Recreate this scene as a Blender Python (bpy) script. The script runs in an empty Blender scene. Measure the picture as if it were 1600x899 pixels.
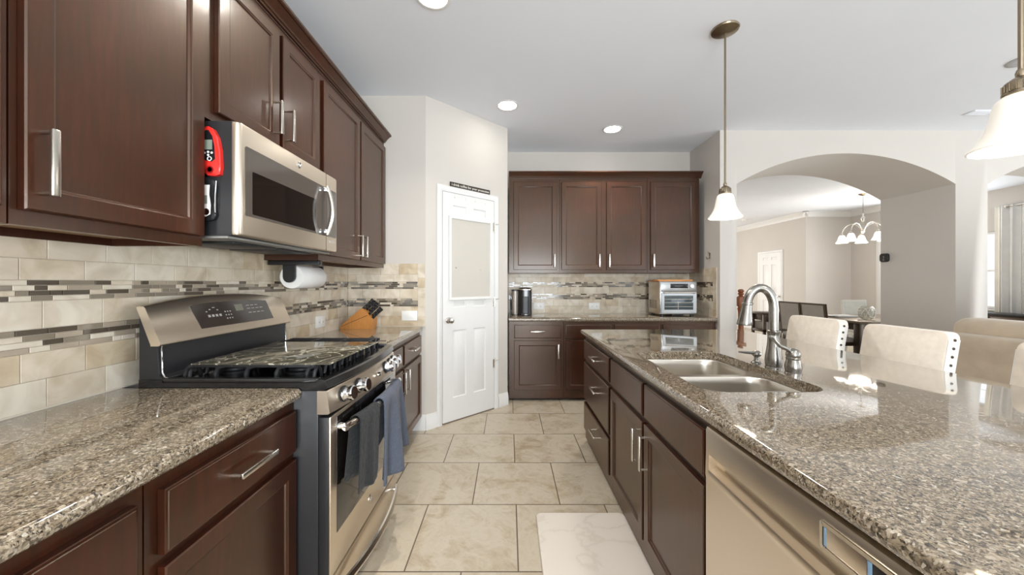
import bpy, bmesh, math, random
from mathutils import Vector, Matrix

# ------------------------------------------------------------------ camera, world, big lights, exposure
SC = bpy.context.scene
COL = SC.collection
random.seed(7)
PI = math.pi
FPX, CX, CY = 567.0, 795.0, 442.0        # focal length in pixels and vanishing point in the 1600x899 frame
EYE = 1.30
CEIL = 2.95

cam_d = bpy.data.cameras.new('camera')
cam = bpy.data.objects.new('camera', cam_d)
COL.objects.link(cam)
cam.location = (0, 0, EYE)
cam.rotation_euler = (PI / 2, 0, 0)
cam_d.sensor_fit = 'HORIZONTAL'
cam_d.sensor_width = 36.0
cam_d.lens = 36.0 * FPX / 1600.0
cam_d.shift_x = (800.0 - CX) / 1600.0
cam_d.shift_y = (CY - 449.5) / 1600.0
cam_d.clip_start = 0.02
cam_d.clip_end = 100
SC.camera = cam

SC.view_settings.view_transform = 'Standard'
SC.view_settings.look = 'None'
SC.view_settings.exposure = 0.38
SC.view_settings.gamma = 1.0
SC.view_settings.use_curve_mapping = False

W = bpy.data.worlds.new('daylight')
SC.world = W
W.use_nodes = True
_bg = W.node_tree.nodes['Background']
_bg.inputs[0].default_value = (0.86, 0.93, 1.0, 1)
_bg.inputs[1].default_value = 1.3


def area(name, loc, rot, sx, sy, power, color=(1, 1, 1)):
    d = bpy.data.lights.new(name, 'AREA')
    d.shape = 'RECTANGLE'
    d.size, d.size_y = sx, sy
    d.energy = power
    d.color = color
    o = bpy.data.objects.new(name, d)
    o.location = loc
    o.rotation_euler = rot
    COL.objects.link(o)
    return o


DAY = (0.90, 0.96, 1.0)
TILT = 0.55            # ground-bounced daylight arrives slightly from below
# daylight through the tall windows behind the camera; added fill for the other rooms
area('window_light_rear_a', (0.75, -3.42, 1.20), (PI / 2 + TILT, 0, 0), 1.9, 2.1, 200, DAY)
area('window_light_rear_b', (5.3, -3.42, 1.25), (PI / 2 + TILT, 0, 0), 3.4, 2.1, 30, DAY)
area('fill_light_living', (8.5, 0.2, 1.35), (PI / 2 + TILT, 0, PI / 2), 4.2, 2.0, 190, DAY)  # added fill standing in for an unseen living-room window
area('fill_light_dining', (8.3, 6.88, 1.5), (PI / 2 + 0.3, 0, PI / 2), 0.8, 1.5, 40, DAY)  # added fill hidden behind the arch pier, no window at this spot
area('fill_light_hall', (3.6, 12.3, 1.5), (-PI / 2, 0, 0), 1.6, 2.0, 125, (1, 0.98, 0.94))  # added fill for the hall, whose end wall has no window

# ------------------------------------------------------------------ mesh helpers
ROOT_M = {}


def S(r, g, b):
    def f(c):
        c /= 255.0
        return c / 12.92 if c <= 0.04045 else ((c + 0.055) / 1.055) ** 2.4
    return (f(r), f(g), f(b))


class MB:
    """collects geometry, then becomes ONE mesh object"""
    def __init__(self):
        self.v, self.f, self.m = [], [], []

    def add(self, vs, fs, mat=0, M=None):
        o = len(self.v)
        for p in vs:
            p = Vector(p)
            self.v.append(M @ p if M is not None else p)
        for f in fs:
            self.f.append([i + o for i in f])
            self.m.append(mat)
        return self

    def bm(self, bm, mat=0, M=None):
        bm.verts.index_update()
        self.add([v.co.copy() for v in bm.verts], [[v.index for v in f.verts] for f in bm.faces], mat, M)
        bm.free()
        return self

    def box(self, a, b, bev=0.0, mat=0, M=None, seg=2):
        x0, y0, z0 = [min(p, q) for p, q in zip(a, b)]
        x1, y1, z1 = [max(p, q) for p, q in zip(a, b)]
        if bev <= 0:
            vs = [(x, y, z) for x in (x0, x1) for y in (y0, y1) for z in (z0, z1)]
            fs = [(0, 1, 3, 2), (4, 6, 7, 5), (0, 4, 5, 1), (2, 3, 7, 6), (0, 2, 6, 4), (1, 5, 7, 3)]
            return self.add(vs, fs, mat, M)
        bm = bmesh.new()
        bmesh.ops.create_cube(bm, size=1.0)
        for v in bm.verts:
            v.co = Vector((x0 + (v.co.x + .5) * (x1 - x0), y0 + (v.co.y + .5) * (y1 - y0), z0 + (v.co.z + .5) * (z1 - z0)))
        bev = min(bev, 0.49 * min(x1 - x0, y1 - y0, z1 - z0))
        bmesh.ops.bevel(bm, geom=list(bm.edges), offset=bev, segments=seg, profile=0.5, affect='EDGES')
        return self.bm(bm, mat, M)

    def loft(self, loops, mat=0, caps=(True, True), closed=True, M=None):
        n = len(loops[0])
        vs = [p for l in loops for p in l]
        fs = []
        for k in range(len(loops) - 1):
            for i in range(n if closed else n - 1):
                j = (i + 1) % n
                fs.append((k * n + i, k * n + j, (k + 1) * n + j, (k + 1) * n + i))
        if caps[0]:
            fs.append(tuple(range(n - 1, -1, -1)))
        if caps[1]:
            fs.append(tuple((len(loops) - 1) * n + i for i in range(n)))
        return self.add(vs, fs, mat, M)

    def tube(self, pts, r, n=10, mat=0, caps=True, M=None, closed=False, flat=None):
        pts = [Vector(p) for p in pts]
        rs = r if isinstance(r, (list, tuple)) else [r] * len(pts)
        k = len(pts)
        T = []
        for i in range(k):
            if closed:
                t = pts[(i + 1) % k] - pts[i - 1]
            else:
                t = pts[min(i + 1, k - 1)] - pts[max(i - 1, 0)]
            T.append(t.normalized() if t.length > 1e-9 else Vector((0, 0, 1)))
        up = Vector((0, 0, 1)) if abs(T[0].z) < 0.9 else Vector((1, 0, 0))
        N = (up - T[0] * up.dot(T[0])).normalized()
        loops = []
        for i in range(k):
            N = (N - T[i] * N.dot(T[i]))
            N = N.normalized() if N.length > 1e-9 else T[i].orthogonal().normalized()
            B = T[i].cross(N)
            fx, fy = flat if flat else (1, 1)
            loops.append([pts[i] + (N * math.cos(2 * PI * j / n) * fx + B * math.sin(2 * PI * j / n) * fy) * rs[i] for j in range(n)])
        if closed:
            loops.append(loops[0])
            return self.loft(loops, mat, (False, False), True, M)
        return self.loft(loops, mat, (caps, caps), True, M)

    def lathe(self, prof, o=(0, 0, 0), axis=(0, 0, 1), n=24, mat=0, caps=(True, True), M=None):
        w = Vector(axis).normalized()
        u = w.orthogonal().normalized() if abs(w.z) < 0.99 else Vector((1, 0, 0))
        v = w.cross(u)
        o = Vector(o)
        loops = [[o + w * z + (u * math.cos(2 * PI * j / n) + v * math.sin(2 * PI * j / n)) * max(r, 1e-5) for j in range(n)] for r, z in prof]
        return self.loft(loops, mat, caps, True, M)

    def panel(self, x0, x1, z0, z1, steps, mat=0, M=None, last=None):
        """concentric rectangles in the xz plane: steps = (inset, y)"""
        loops = [[(x0 + i, y, z0 + i), (x1 - i, y, z0 + i), (x1 - i, y, z1 - i), (x0 + i, y, z1 - i)] for i, y in steps]
        return self.loft(loops, mat, (True, True), True, M)

    def fill(self, outer, inners, mat=0, M=None):
        """flat face with holes"""
        bm = bmesh.new()
        es = []
        for lp in [outer] + inners:
            vs = [bm.verts.new(p) for p in lp]
            es += [bm.edges.new((vs[i], vs[(i + 1) % len(vs)])) for i in range(len(vs))]
        bmesh.ops.triangle_fill(bm, use_beauty=True, use_dissolve=False, edges=es)
        return self.bm(bm, mat, M)

    def build(self, name, mats, parent=None, local=False, origin=None, smooth=35, merge=True):
        me = bpy.data.meshes.new(name)
        M = None
        if parent is not None and not local:
            M = ROOT_M[parent.name].inverted()
        vs = self.v
        if M is not None:
            vs = [M @ v for v in vs]
        elif origin is not None:
            o_ = Vector(origin)
            vs = [v - o_ for v in vs]
        me.from_pydata([tuple(v) for v in vs], [], self.f)
        if not isinstance(mats, (list, tuple)):
            mats = [mats]
        for m in mats:
            me.materials.append(m)
        me.polygons.foreach_set('material_index', self.m)
        bm = bmesh.new()
        bm.from_mesh(me)
        if merge:
            bmesh.ops.remove_doubles(bm, verts=bm.verts, dist=1e-6)
        bmesh.ops.recalc_face_normals(bm, faces=bm.faces)
        bm.to_mesh(me)
        bm.free()
        if smooth:
            me.shade_smooth()
            me.set_sharp_from_angle(angle=math.radians(smooth))
        ob = bpy.data.objects.new(name, me)
        COL.objects.link(ob)
        if parent is not None:
            ob.parent = parent
            ROOT_M[ob.name] = ROOT_M[parent.name]
        else:
            if origin is not None:
                ob.location = origin
            ROOT_M[ob.name] = Matrix.Translation(Vector(origin)) if origin is not None else Matrix.Identity(4)
        return ob


def tag(o, label, cat, group=None):
    o['label'] = label
    o['category'] = cat
    if group:
        o['group'] = group
    return o


def thing(name, label, cat, loc=(0, 0, 0), rz=0.0, group=None):
    o = bpy.data.objects.new(name, None)
    o.empty_display_size = 0.1
    COL.objects.link(o)
    o.location = loc
    o.rotation_euler = (0, 0, rz)
    ROOT_M[o.name] = Matrix.Translation(Vector(loc)) @ Matrix.Rotation(rz, 4, 'Z')
    return tag(o, label, cat, group)


def struct(o, label=None):
    o['kind'] = 'structure'
    if label:
        o['label'] = label
    return o


def dup(root, label, loc=None, rz=None):
    r = root.copy()
    COL.objects.link(r)
    r['label'] = label
    if loc is not None:
        r.location = loc
    if rz is not None:
        r.rotation_euler = (0, 0, rz)
    for ch in list(root.children):
        c = ch.copy()
        COL.objects.link(c)
        c.parent = r
        for g in list(ch.children):
            d = g.copy()
            COL.objects.link(d)
            d.parent = c
    return r


# ------------------------------------------------------------------ materials
def new_mat(name):
    m = bpy.data.materials.new(name)
    m.use_nodes = True
    nt = m.node_tree
    return m, nt, nt.nodes['Principled BSDF']


def plain(name, color, rough=0.5, metal=0.0, emit=None, emit_s=0.0, trans=0.0, coat=0.0, sheen=0.0, bump=0.0, bump_scale=80, var=0.06, var_scale=8, ior=1.45, alpha=1.0):
    m, nt, b = new_mat(name)
    b.inputs['Roughness'].default_value = rough
    b.inputs['Metallic'].default_value = metal
    b.inputs['IOR'].default_value = ior
    if trans:
        b.inputs['Transmission Weight'].default_value = trans
    if coat:
        b.inputs['Coat Weight'].default_value = coat
        b.inputs['Coat Roughness'].default_value = 0.12
    if sheen:
        b.inputs['Sheen Weight'].default_value = sheen
    if emit:
        b.inputs['Emission Color'].default_value = (*emit, 1)
        b.inputs['Emission Strength'].default_value = emit_s
    tc = nt.nodes.new('ShaderNodeTexCoord')
    if var > 0:
        n = nt.nodes.new('ShaderNodeTexNoise')
        n.inputs['Scale'].default_value = var_scale
        n.inputs['Detail'].default_value = 3
        nt.links.new(tc.outputs['Object'], n.inputs['Vector'])
        r = nt.nodes.new('ShaderNodeValToRGB')
        r.color_ramp.elements[0].position = 0.3
        r.color_ramp.elements[1].position = 0.7
        r.color_ramp.elements[0].color = (*[c * (1 - var) for c in color], 1)
        r.color_ramp.elements[1].color = (*[min(1, c * (1 + var)) for c in color], 1)
        nt.links.new(n.outputs['Fac'], r.inputs['Fac'])
        nt.links.new(r.outputs['Color'], b.inputs['Base Color'])
    else:
        b.inputs['Base Color'].default_value = (*color, 1)
    if bump:
        n2 = nt.nodes.new('ShaderNodeTexNoise')
        n2.inputs['Scale'].default_value = bump_scale
        n2.inputs['Detail'].default_value = 4
        nt.links.new(tc.outputs['Object'], n2.inputs['Vector'])
        bp = nt.nodes.new('ShaderNodeBump')
        bp.inputs['Strength'].default_value = bump
        bp.inputs['Distance'].default_value = 0.002
        nt.links.new(n2.outputs['Fac'], bp.inputs['Height'])
        nt.links.new(bp.outputs['Normal'], b.inputs['Normal'])
    return m


def ramp(nt, stops, interp='LINEAR'):
    r = nt.nodes.new('ShaderNodeValToRGB')
    cr = r.color_ramp
    cr.interpolation = interp
    while len(cr.elements) < len(stops):
        cr.elements.new(0.5)
    for e, (p, c) in zip(cr.elements, stops):
        e.position = p
        e.color = (*c, 1)
    return r


def wood_mat(name, dark, mid, light, scale=(14, 14, 1.3), rough=0.3, coat=0.2, noise=5.0):
    m, nt, b = new_mat(name)
    tc = nt.nodes.new('ShaderNodeTexCoord')
    mp = nt.nodes.new('ShaderNodeMapping')
    mp.inputs['Scale'].default_value = scale
    n = nt.nodes.new('ShaderNodeTexNoise')
    n.inputs['Scale'].default_value = noise
    n.inputs['Detail'].default_value = 6
    n.inputs['Roughness'].default_value = 0.6
    n.inputs['Distortion'].default_value = 0.4
    n2 = nt.nodes.new('ShaderNodeTexNoise')
    n2.inputs['Scale'].default_value = 3.5
    n2.inputs['Detail'].default_value = 3
    mx = nt.nodes.new('ShaderNodeMath')
    mx.operation = 'MULTIPLY_ADD'
    mx.inputs[1].default_value = 0.5
    ml = nt.nodes.new('ShaderNodeMath')
    ml.operation = 'MULTIPLY'
    ml.inputs[1].default_value = 0.5
    r = ramp(nt, [(0.28, dark), (0.5, mid), (0.74, light)])
    L = nt.links.new
    L(tc.outputs['Object'], mp.inputs['Vector'])
    L(mp.outputs['Vector'], n.inputs['Vector'])
    L(tc.outputs['Object'], n2.inputs['Vector'])
    L(n2.outputs['Fac'], ml.inputs[0])
    L(n.outputs['Fac'], mx.inputs[0])
    L(ml.outputs[0], mx.inputs[2])
    L(mx.outputs[0], r.inputs['Fac'])
    L(r.outputs['Color'], b.inputs['Base Color'])
    b.inputs['Roughness'].default_value = rough
    b.inputs['Coat Weight'].default_value = coat
    b.inputs['Coat Tint'].default_value = (1.0, .86, .68, 1)
    b.inputs['Specular Tint'].default_value = (1.0, .84, .64, 1)
    b.inputs['Coat Roughness'].default_value = 0.2
    bp = nt.nodes.new('ShaderNodeBump')
    bp.inputs['Strength'].default_value = 0.12
    bp.inputs['Distance'].default_value = 0.001
    L(n.outputs['Fac'], bp.inputs['Height'])
    L(bp.outputs['Normal'], b.inputs['Normal'])
    n3 = nt.nodes.new('ShaderNodeTexNoise')
    n3.inputs['Scale'].default_value = 45
    n3.inputs['Detail'].default_value = 3
    L(tc.outputs['Object'], n3.inputs['Vector'])
    bc = nt.nodes.new('ShaderNodeBump')
    bc.inputs['Strength'].default_value = 0.10
    bc.inputs['Distance'].default_value = 0.002
    L(n3.outputs['Fac'], bc.inputs['Height'])
    L(bc.outputs['Normal'], b.inputs['Coat Normal'])
    return m


def granite_mat(name):
    m, nt, b = new_mat(name)
    L = nt.links.new
    tc = nt.nodes.new('ShaderNodeTexCoord')
    wn = nt.nodes.new('ShaderNodeTexNoise')
    wn.inputs['Scale'].default_value = 60
    wn.inputs['Detail'].default_value = 2
    wm = nt.nodes.new('ShaderNodeVectorMath')
    wm.operation = 'MULTIPLY_ADD'
    wm.inputs[1].default_value = (0.012, 0.012, 0.012)
    L(tc.outputs['Object'], wn.inputs['Vector'])
    L(wn.outputs['Color'], wm.inputs[0])
    L(tc.outputs['Object'], wm.inputs[2])
    outs = []
    for sc in (185.0, 380.0):
        v = nt.nodes.new('ShaderNodeTexVoronoi')
        v.inputs['Scale'].default_value = sc
        L(wm.outputs[0], v.inputs['Vector'])
        sp = nt.nodes.new('ShaderNodeSeparateColor')
        L(v.outputs['Color'], sp.inputs[0])
        outs.append(sp.outputs[0])
    big = ramp(nt, [(0.0, S(40, 35, 29)), (0.14, S(66, 58, 48)), (0.32, S(106, 94, 78)), (0.50, S(130, 117, 98)),
                    (0.70, S(148, 134, 114)), (0.84, S(176, 163, 144)), (0.95, S(196, 188, 174))], 'CONSTANT')
    small = ramp(nt, [(0.0, S(46, 40, 34)), (0.16, S(100, 88, 72)), (0.45, S(134, 119, 99)), (0.72, S(160, 145, 124)), (0.93, S(184, 174, 158))], 'CONSTANT')
    L(outs[0], big.inputs['Fac'])
    L(outs[1], small.inputs['Fac'])
    ns = nt.nodes.new('ShaderNodeTexNoise')
    ns.inputs['Scale'].default_value = 55
    ns.inputs['Detail'].default_value = 3
    L(tc.outputs['Object'], ns.inputs['Vector'])
    rs = ramp(nt, [(0.38, (.15, .15, .15)), (0.62, (.85, .85, .85))])
    L(ns.outputs['Fac'], rs.inputs['Fac'])
    mix = nt.nodes.new('ShaderNodeMix')
    mix.data_type = 'RGBA'
    L(rs.outputs['Color'], mix.inputs['Factor'])
    L(big.outputs['Color'], mix.inputs['A'])
    L(small.outputs['Color'], mix.inputs['B'])
    L(mix.outputs['Result'], b.inputs['Base Color'])
    b.inputs['Roughness'].default_value = 0.06
    b.inputs['IOR'].default_value = 1.55
    b.inputs['Coat Weight'].default_value = 0.7
    b.inputs['Coat Roughness'].default_value = 0.03
    return m


def stone_mat(name, base, vein, rough=0.35, scale=9.0, pit=True):
    m, nt, b = new_mat(name)
    L = nt.links.new
    tc = nt.nodes.new('ShaderNodeTexCoord')
    n = nt.nodes.new('ShaderNodeTexNoise')
    n.inputs['Scale'].default_value = scale
    n.inputs['Detail'].default_value = 7
    n.inputs['Distortion'].default_value = 0.9
    L(tc.outputs['Object'], n.inputs['Vector'])
    d = tuple(c * 0.80 for c in vein)
    r = ramp(nt, [(0.25, d), (0.42, vein), (0.58, base), (0.8, tuple(min(1, c * 1.1) for c in base))])
    L(n.outputs['Fac'], r.inputs['Fac'])
    L(r.outputs['Color'], b.inputs['Base Color'])
    b.inputs['Roughness'].default_value = rough
    if pit:
        n2 = nt.nodes.new('ShaderNodeTexNoise')
        n2.inputs['Scale'].default_value = 60
        L(tc.outputs['Object'], n2.inputs['Vector'])
        bp = nt.nodes.new('ShaderNodeBump')
        bp.inputs['Strength'].default_value = 0.15
        bp.inputs['Distance'].default_value = 0.002
        L(n2.outputs['Fac'], bp.inputs['Height'])
        L(bp.outputs['Normal'], b.inputs['Normal'])
    return m


def floor_mat():
    m, nt, b = new_mat('floor_tile')
    L = nt.links.new
    tc = nt.nodes.new('ShaderNodeTexCoord')
    mp = nt.nodes.new('ShaderNodeMapping')
    mp.inputs['Location'].default_value = (-0.043, 0.494 - 1.631, 0)
    L(tc.outputs['Object'], mp.inputs['Vector'])
    br = nt.nodes.new('ShaderNodeTexBrick')
    br.offset = 0.5
    br.offset_frequency = 2
    br.inputs['Scale'].default_value = 1.0
    br.inputs['Brick Width'].default_value = 0.514
    br.inputs['Row Height'].default_value = 0.494
    br.inputs['Mortar Size'].default_value = 0.0034
    br.inputs['Mortar Smooth'].default_value = 0.05
    br.inputs['Bias'].default_value = 0.0
    br.inputs['Color1'].default_value = (0, 0, 0, 1)
    br.inputs['Color2'].default_value = (1, 1, 1, 1)
    br.inputs['Mortar'].default_value = (0.5, 0.5, 0.5, 1)
    L(mp.outputs['Vector'], br.inputs['Vector'])
    # each tile takes its own cut of the stone
    off = nt.nodes.new('ShaderNodeVectorMath')
    off.operation = 'MULTIPLY_ADD'
    off.inputs[1].default_value = (7.0, 3.0, 5.0)
    L(br.outputs['Color'], off.inputs[0])
    L(tc.outputs['Object'], off.inputs[2])
    n = nt.nodes.new('ShaderNodeTexNoise')
    n.inputs['Scale'].default_value = 2.6
    n.inputs['Detail'].default_value = 9
    n.inputs['Roughness'].default_value = 0.62
    n.inputs['Distortion'].default_value = 1.3
    L(off.outputs[0], n.inputs['Vector'])
    nf = nt.nodes.new('ShaderNodeTexNoise')
    nf.inputs['Scale'].default_value = 7.0
    nf.inputs['Detail'].default_value = 8
    nf.inputs['Roughness'].default_value = 0.76
    nf.inputs['Distortion'].default_value = 1.6
    L(off.outputs[0], nf.inputs['Vector'])
    av = nt.nodes.new('ShaderNodeMath')
    av.operation = 'MULTIPLY_ADD'
    av.inputs[1].default_value = 0.45
    hv = nt.nodes.new('ShaderNodeMath')
    hv.operation = 'MULTIPLY'
    hv.inputs[1].default_value = 0.55
    L(n.outputs['Fac'], hv.inputs[0])
    L(nf.outputs['Fac'], av.inputs[0])
    L(hv.outputs[0], av.inputs[2])
    r = ramp(nt, [(0.30, S(136, 117, 92)), (0.40, S(166, 150, 126)), (0.465, S(180, 167, 146)), (0.53, S(191, 180, 162)), (0.60, S(184, 171, 150)), (0.67, S(193, 183, 166)), (0.74, S(168, 150, 124))])
    L(av.outputs[0], r.inputs['Fac'])
    mix = nt.nodes.new('ShaderNodeMix')
    mix.data_type = 'RGBA'
    mix.inputs['B'].default_value = (*S(104, 90, 76), 1)
    L(br.outputs['Fac'], mix.inputs['Factor'])
    L(r.outputs['Color'], mix.inputs['A'])
    L(mix.outputs['Result'], b.inputs['Base Color'])
    b.inputs['Roughness'].default_value = 0.3
    bp = nt.nodes.new('ShaderNodeBump')
    bp.invert = True
    bp.inputs['Strength'].default_value = 0.4
    bp.inputs['Distance'].default_value = 0.002
    L(br.outputs['Fac'], bp.inputs['Height'])
    L(bp.outputs['Normal'], b.inputs['Normal'])
    return m


def brushed_mat(name, color, rough=0.28, stretch=(1, 1, 60), strength=0.06):
    m, nt, b = new_mat(name)
    L = nt.links.new
    tc = nt.nodes.new('ShaderNodeTexCoord')
    mp = nt.nodes.new('ShaderNodeMapping')
    mp.inputs['Scale'].default_value = stretch
    n = nt.nodes.new('ShaderNodeTexNoise')
    n.inputs['Scale'].default_value = 60
    n.inputs['Detail'].default_value = 2
    L(tc.outputs['Object'], mp.inputs['Vector'])
    L(mp.outputs['Vector'], n.inputs['Vector'])
    mr = nt.nodes.new('ShaderNodeMapRange')
    mr.inputs['To Min'].default_value = rough - 0.012
    mr.inputs['To Max'].default_value = rough + 0.012
    L(n.outputs['Fac'], mr.inputs['Value'])
    L(mr.outputs['Result'], b.inputs['Roughness'])
    b.inputs['Base Color'].default_value = (*color, 1)
    b.inputs['Metallic'].default_value = 1.0
    return m


def marble_mat(name, base, vein, fine, rough=0.08, scale=6.0, dark=0.7):
    m, nt, b = new_mat(name)
    L = nt.links.new
    tc = nt.nodes.new('ShaderNodeTexCoord')
    n = nt.nodes.new('ShaderNodeTexNoise')
    n.inputs['Scale'].default_value = scale
    n.inputs['Detail'].default_value = 8
    n.inputs['Distortion'].default_value = 1.8
    L(tc.outputs['Object'], n.inputs['Vector'])
    sub = nt.nodes.new('ShaderNodeMath')
    sub.operation = 'SUBTRACT'
    sub.inputs[1].default_value = 0.5
    ab = nt.nodes.new('ShaderNodeMath')
    ab.operation = 'ABSOLUTE'
    L(n.outputs['Fac'], sub.inputs[0])
    L(sub.outputs[0], ab.inputs[0])
    r = ramp(nt, [(0.0, vein), (0.004, vein), (0.016, fine), (0.07, base), (0.3, tuple(c * dark for c in base))])
    L(ab.outputs[0], r.inputs['Fac'])
    L(r.outputs['Color'], b.inputs['Base Color'])
    b.inputs['Roughness'].default_value = rough
    return m


M_wall = plain('wall_paint', S(200, 194, 187), 0.75, var=0.015, var_scale=2, bump=0.08, bump_scale=180)
M_ceil = plain('ceiling_paint', S(231, 234, 240), 0.85, var=0.01, var_scale=2, bump=0.1, bump_scale=90)
M_trim = plain('white_trim_paint', S(222, 221, 219), 0.4, var=0.01)
M_floor = floor_mat()
M_wood = wood_mat('espresso_wood', S(31, 11, 5), S(48, 18, 8), S(68, 29, 14), rough=.42, coat=.6)
M_woodin = plain('cabinet_underside', S(150, 118, 88), 0.5, var=0.08)
M_kick = plain('toe_kick_dark', S(40, 26, 22), 0.5)
M_gran = granite_mat('speckled_granite')
M_steel = brushed_mat('stainless_steel', S(222, 210, 193), 0.33)
M_steel_h = brushed_mat('stainless_steel_bright', S(215, 208, 198), 0.2, (60, 1, 1))
M_sink = brushed_mat('sink_steel', S(206, 200, 190), 0.3, (1, 40, 1))
M_nickel = brushed_mat('brushed_nickel', S(208, 203, 194), 0.26, (20, 20, 1))
M_faucet = brushed_mat('satin_faucet_nickel', S(150, 147, 142), 0.27, (20, 20, 1))
M_chrome = plain('chrome', S(225, 226, 228), 0.08, 1.0, var=0)
M_bronze = brushed_mat('aged_nickel', S(150, 136, 116), 0.3)
M_charcoal = plain('charcoal_enamel', S(45, 45, 47), 0.33, 0.2, var=0.02)
M_black = plain('black_enamel', S(24, 24, 25), 0.18, var=0.0, coat=0.3)
M_iron = plain('cast_iron', S(34, 34, 36), 0.45, bump=0.2, bump_scale=200, var=0.05)
M_blackp = plain('black_plastic', S(26, 26, 28), 0.35, var=0.02)
M_glassb = plain('dark_oven_glass', S(20, 17, 15), 0.05, var=0.0, coat=0.5)
M_film = plain('grey_glass_film', S(86, 80, 74), 0.08, var=0.0, coat=0.4)
M_white = plain('white_plastic', S(238, 237, 233), 0.35, var=0.0)
M_glass = plain('clear_glass', (1, 1, 1), 0.02, trans=1.0, var=0.0)


def pane_mat():
    m = bpy.data.materials.new('window_pane')
    m.use_nodes = True
    nt = m.node_tree
    nt.nodes.remove(nt.nodes['Principled BSDF'])
    t = nt.nodes.new('ShaderNodeBsdfTransparent')
    g = nt.nodes.new('ShaderNodeBsdfGlossy')
    g.inputs['Roughness'].default_value = 0.02
    f = nt.nodes.new('ShaderNodeFresnel')
    mx = nt.nodes.new('ShaderNodeMixShader')
    nt.links.new(f.outputs[0], mx.inputs[0])
    nt.links.new(t.outputs[0], mx.inputs[1])
    nt.links.new(g.outputs[0], mx.inputs[2])
    nt.links.new(mx.outputs[0], nt.nodes['Material Output'].inputs['Surface'])
    return m


M_pane = pane_mat()
# ------------------------------------------------------------------ the setting
XL = -1.425            # left wall face
YS = 3.20              # short wall closing the left run
YB = 4.58              # back wall of the nook
YA = 3.926             # kitchen face of the arched wall
YA2 = 4.717
XN = 2.285             # right side of the nook
PA = Vector((-0.734, 3.20, 0))
PANG = math.atan2(0.687, 0.727)


def slab(name, a, b, m, bev=0):
    return struct(MB().box(a, b, bev).build(name, m))


slab('floor', (-1.6, -3.6, -0.06), (8.8, 12.7, 0.0), M_floor)
slab('ceiling', (-1.6, -3.6, CEIL), (8.8, 12.7, CEIL + 0.1), M_ceil)
slab('wall_left', (XL - 0.1, -3.5, 0), (XL, YS + 0.1, CEIL), M_wall)
slab('wall_corner', (XL, YS, 0), (PA.x, YS + 0.1, CEIL), M_wall)
slab('wall_back', (-0.1, YB, 0), (XN, YB + 0.1, CEIL), M_wall)
# diagonal pantry wall
mb = MB()
Mp = Matrix.Translation(PA) @ Matrix.Rotation(PANG, 4, 'Z')
mb.box((0, 0, 0), (0.99, 0.08, CEIL), M=Mp)
struct(mb.build('wall_pantry', M_wall))
slab('wall_nook_left', (-0.1, 3.885, 0), (-0.014, YB, CEIL), M_wall)

# arched wall between kitchen and dining room
mb = MB()


def arch_wall(mb, xs):
    """xs: list of (x0, x1) openings"""
    zs, rise = 2.37, 0.33
    y0, y1 = YA, YA2
    x = XN

    def q(a, b, c, d):
        mb.add([a, b, c, d], [(0, 1, 2, 3)])

    def solid(xa, xb):
        q((xa, y0, 0), (xb, y0, 0), (xb, y0, CEIL), (xa, y0, CEIL))
        q((xa, y1, 0), (xb, y1, 0), (xb, y1, CEIL), (xa, y1, CEIL))
        q((xa, y0, 0), (xa, y1, 0), (xa, y1, zs if xa != XN else CEIL), (xa, y0, zs if xa != XN else CEIL))
        q((xb, y0, 0), (xb, y1, 0), (xb, y1, zs), (xb, y0, zs))
    for (a, b) in xs:
        solid(x, a)
        hw = (b - a) / 2
        R = (hw * hw + rise * rise) / (2 * rise)
        N = 40
        pr = None
        for i in range(N + 1):
            xx = a + (b - a) * i / N
            z = zs + rise - R + math.sqrt(R * R - (xx - a - hw) ** 2)
            if pr:
                px, pz = pr
                q((px, y0, pz), (xx, y0, z), (xx, y0, CEIL), (px, y0, CEIL))
                q((px, y1, pz), (xx, y1, z), (xx, y1, CEIL), (px, y1, CEIL))
                q((px, y0, pz), (xx, y0, z), (xx, y1, z), (px, y1, pz))
            pr = (xx, z)
        x = b
    solid(x, 8.63)
    return mb


arch_wall(mb, [(2.465, 4.833), (5.18, 7.55)])
struct(mb.build('wall_arch', M_wall, smooth=30))

# dining room, hall and living-room walls
slab('wall_hall', (6.9, 8.43, 0), (7.0, 12.5, CEIL), M_wall)
slab('wall_dining_back', (7.0, 8.43, 0), (8.05, 8.53, CEIL), M_wall)
slab('wall_dining_right', (7.95, 7.35, 0), (8.05, 8.43, CEIL), M_wall)
slab('wall_dining_jog', (8.05, 7.35, 0), (8.73, 7.45, CEIL), M_wall)
slab('wall_hall_end', (2.2, 12.5, 0), (7.0, 12.6, CEIL), M_wall)
slab('wall_hall_left', (2.2, YA2, 0), (2.3, 12.5, CEIL), M_wall)
# right-hand outer wall with the curtained window and the wide living-room window
mb = MB()
WX0, WX1 = 8.63, 8.73


def holed(mb, y0, y1, holes):
    y = y0
    for (a, b, z0, z1) in holes:
        mb.box((WX0, y, 0), (WX1, a, CEIL))
        mb.box((WX0, a, 0), (WX1, b, z0))
        mb.box((WX0, a, z1), (WX1, b, CEIL))
        y = b
    mb.box((WX0, y, 0), (WX1, y1, CEIL))


holed(mb, -3.5, 7.35, [(-1.9, 2.3, 0.35, 2.4), (5.15, 6.80, 0.83, 2.22)])
struct(mb.build('wall_right', M_wall))
mb = MB()
for x0, x1, z0, z1 in [(-1.6, -0.25, 0, CEIL), (1.75, 3.5, 0, CEIL), (7.1, 8.73, 0, CEIL), (-0.25, 1.75, 2.3, CEIL), (3.5, 7.1, 2.3, CEIL), (-0.25, 1.75, 0, 0.1), (3.5, 7.1, 0, 0.1)]:
    mb.box((x0, -3.6, z0), (x1, -3.5, z1))
struct(mb.build('wall_rear', M_wall))


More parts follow.
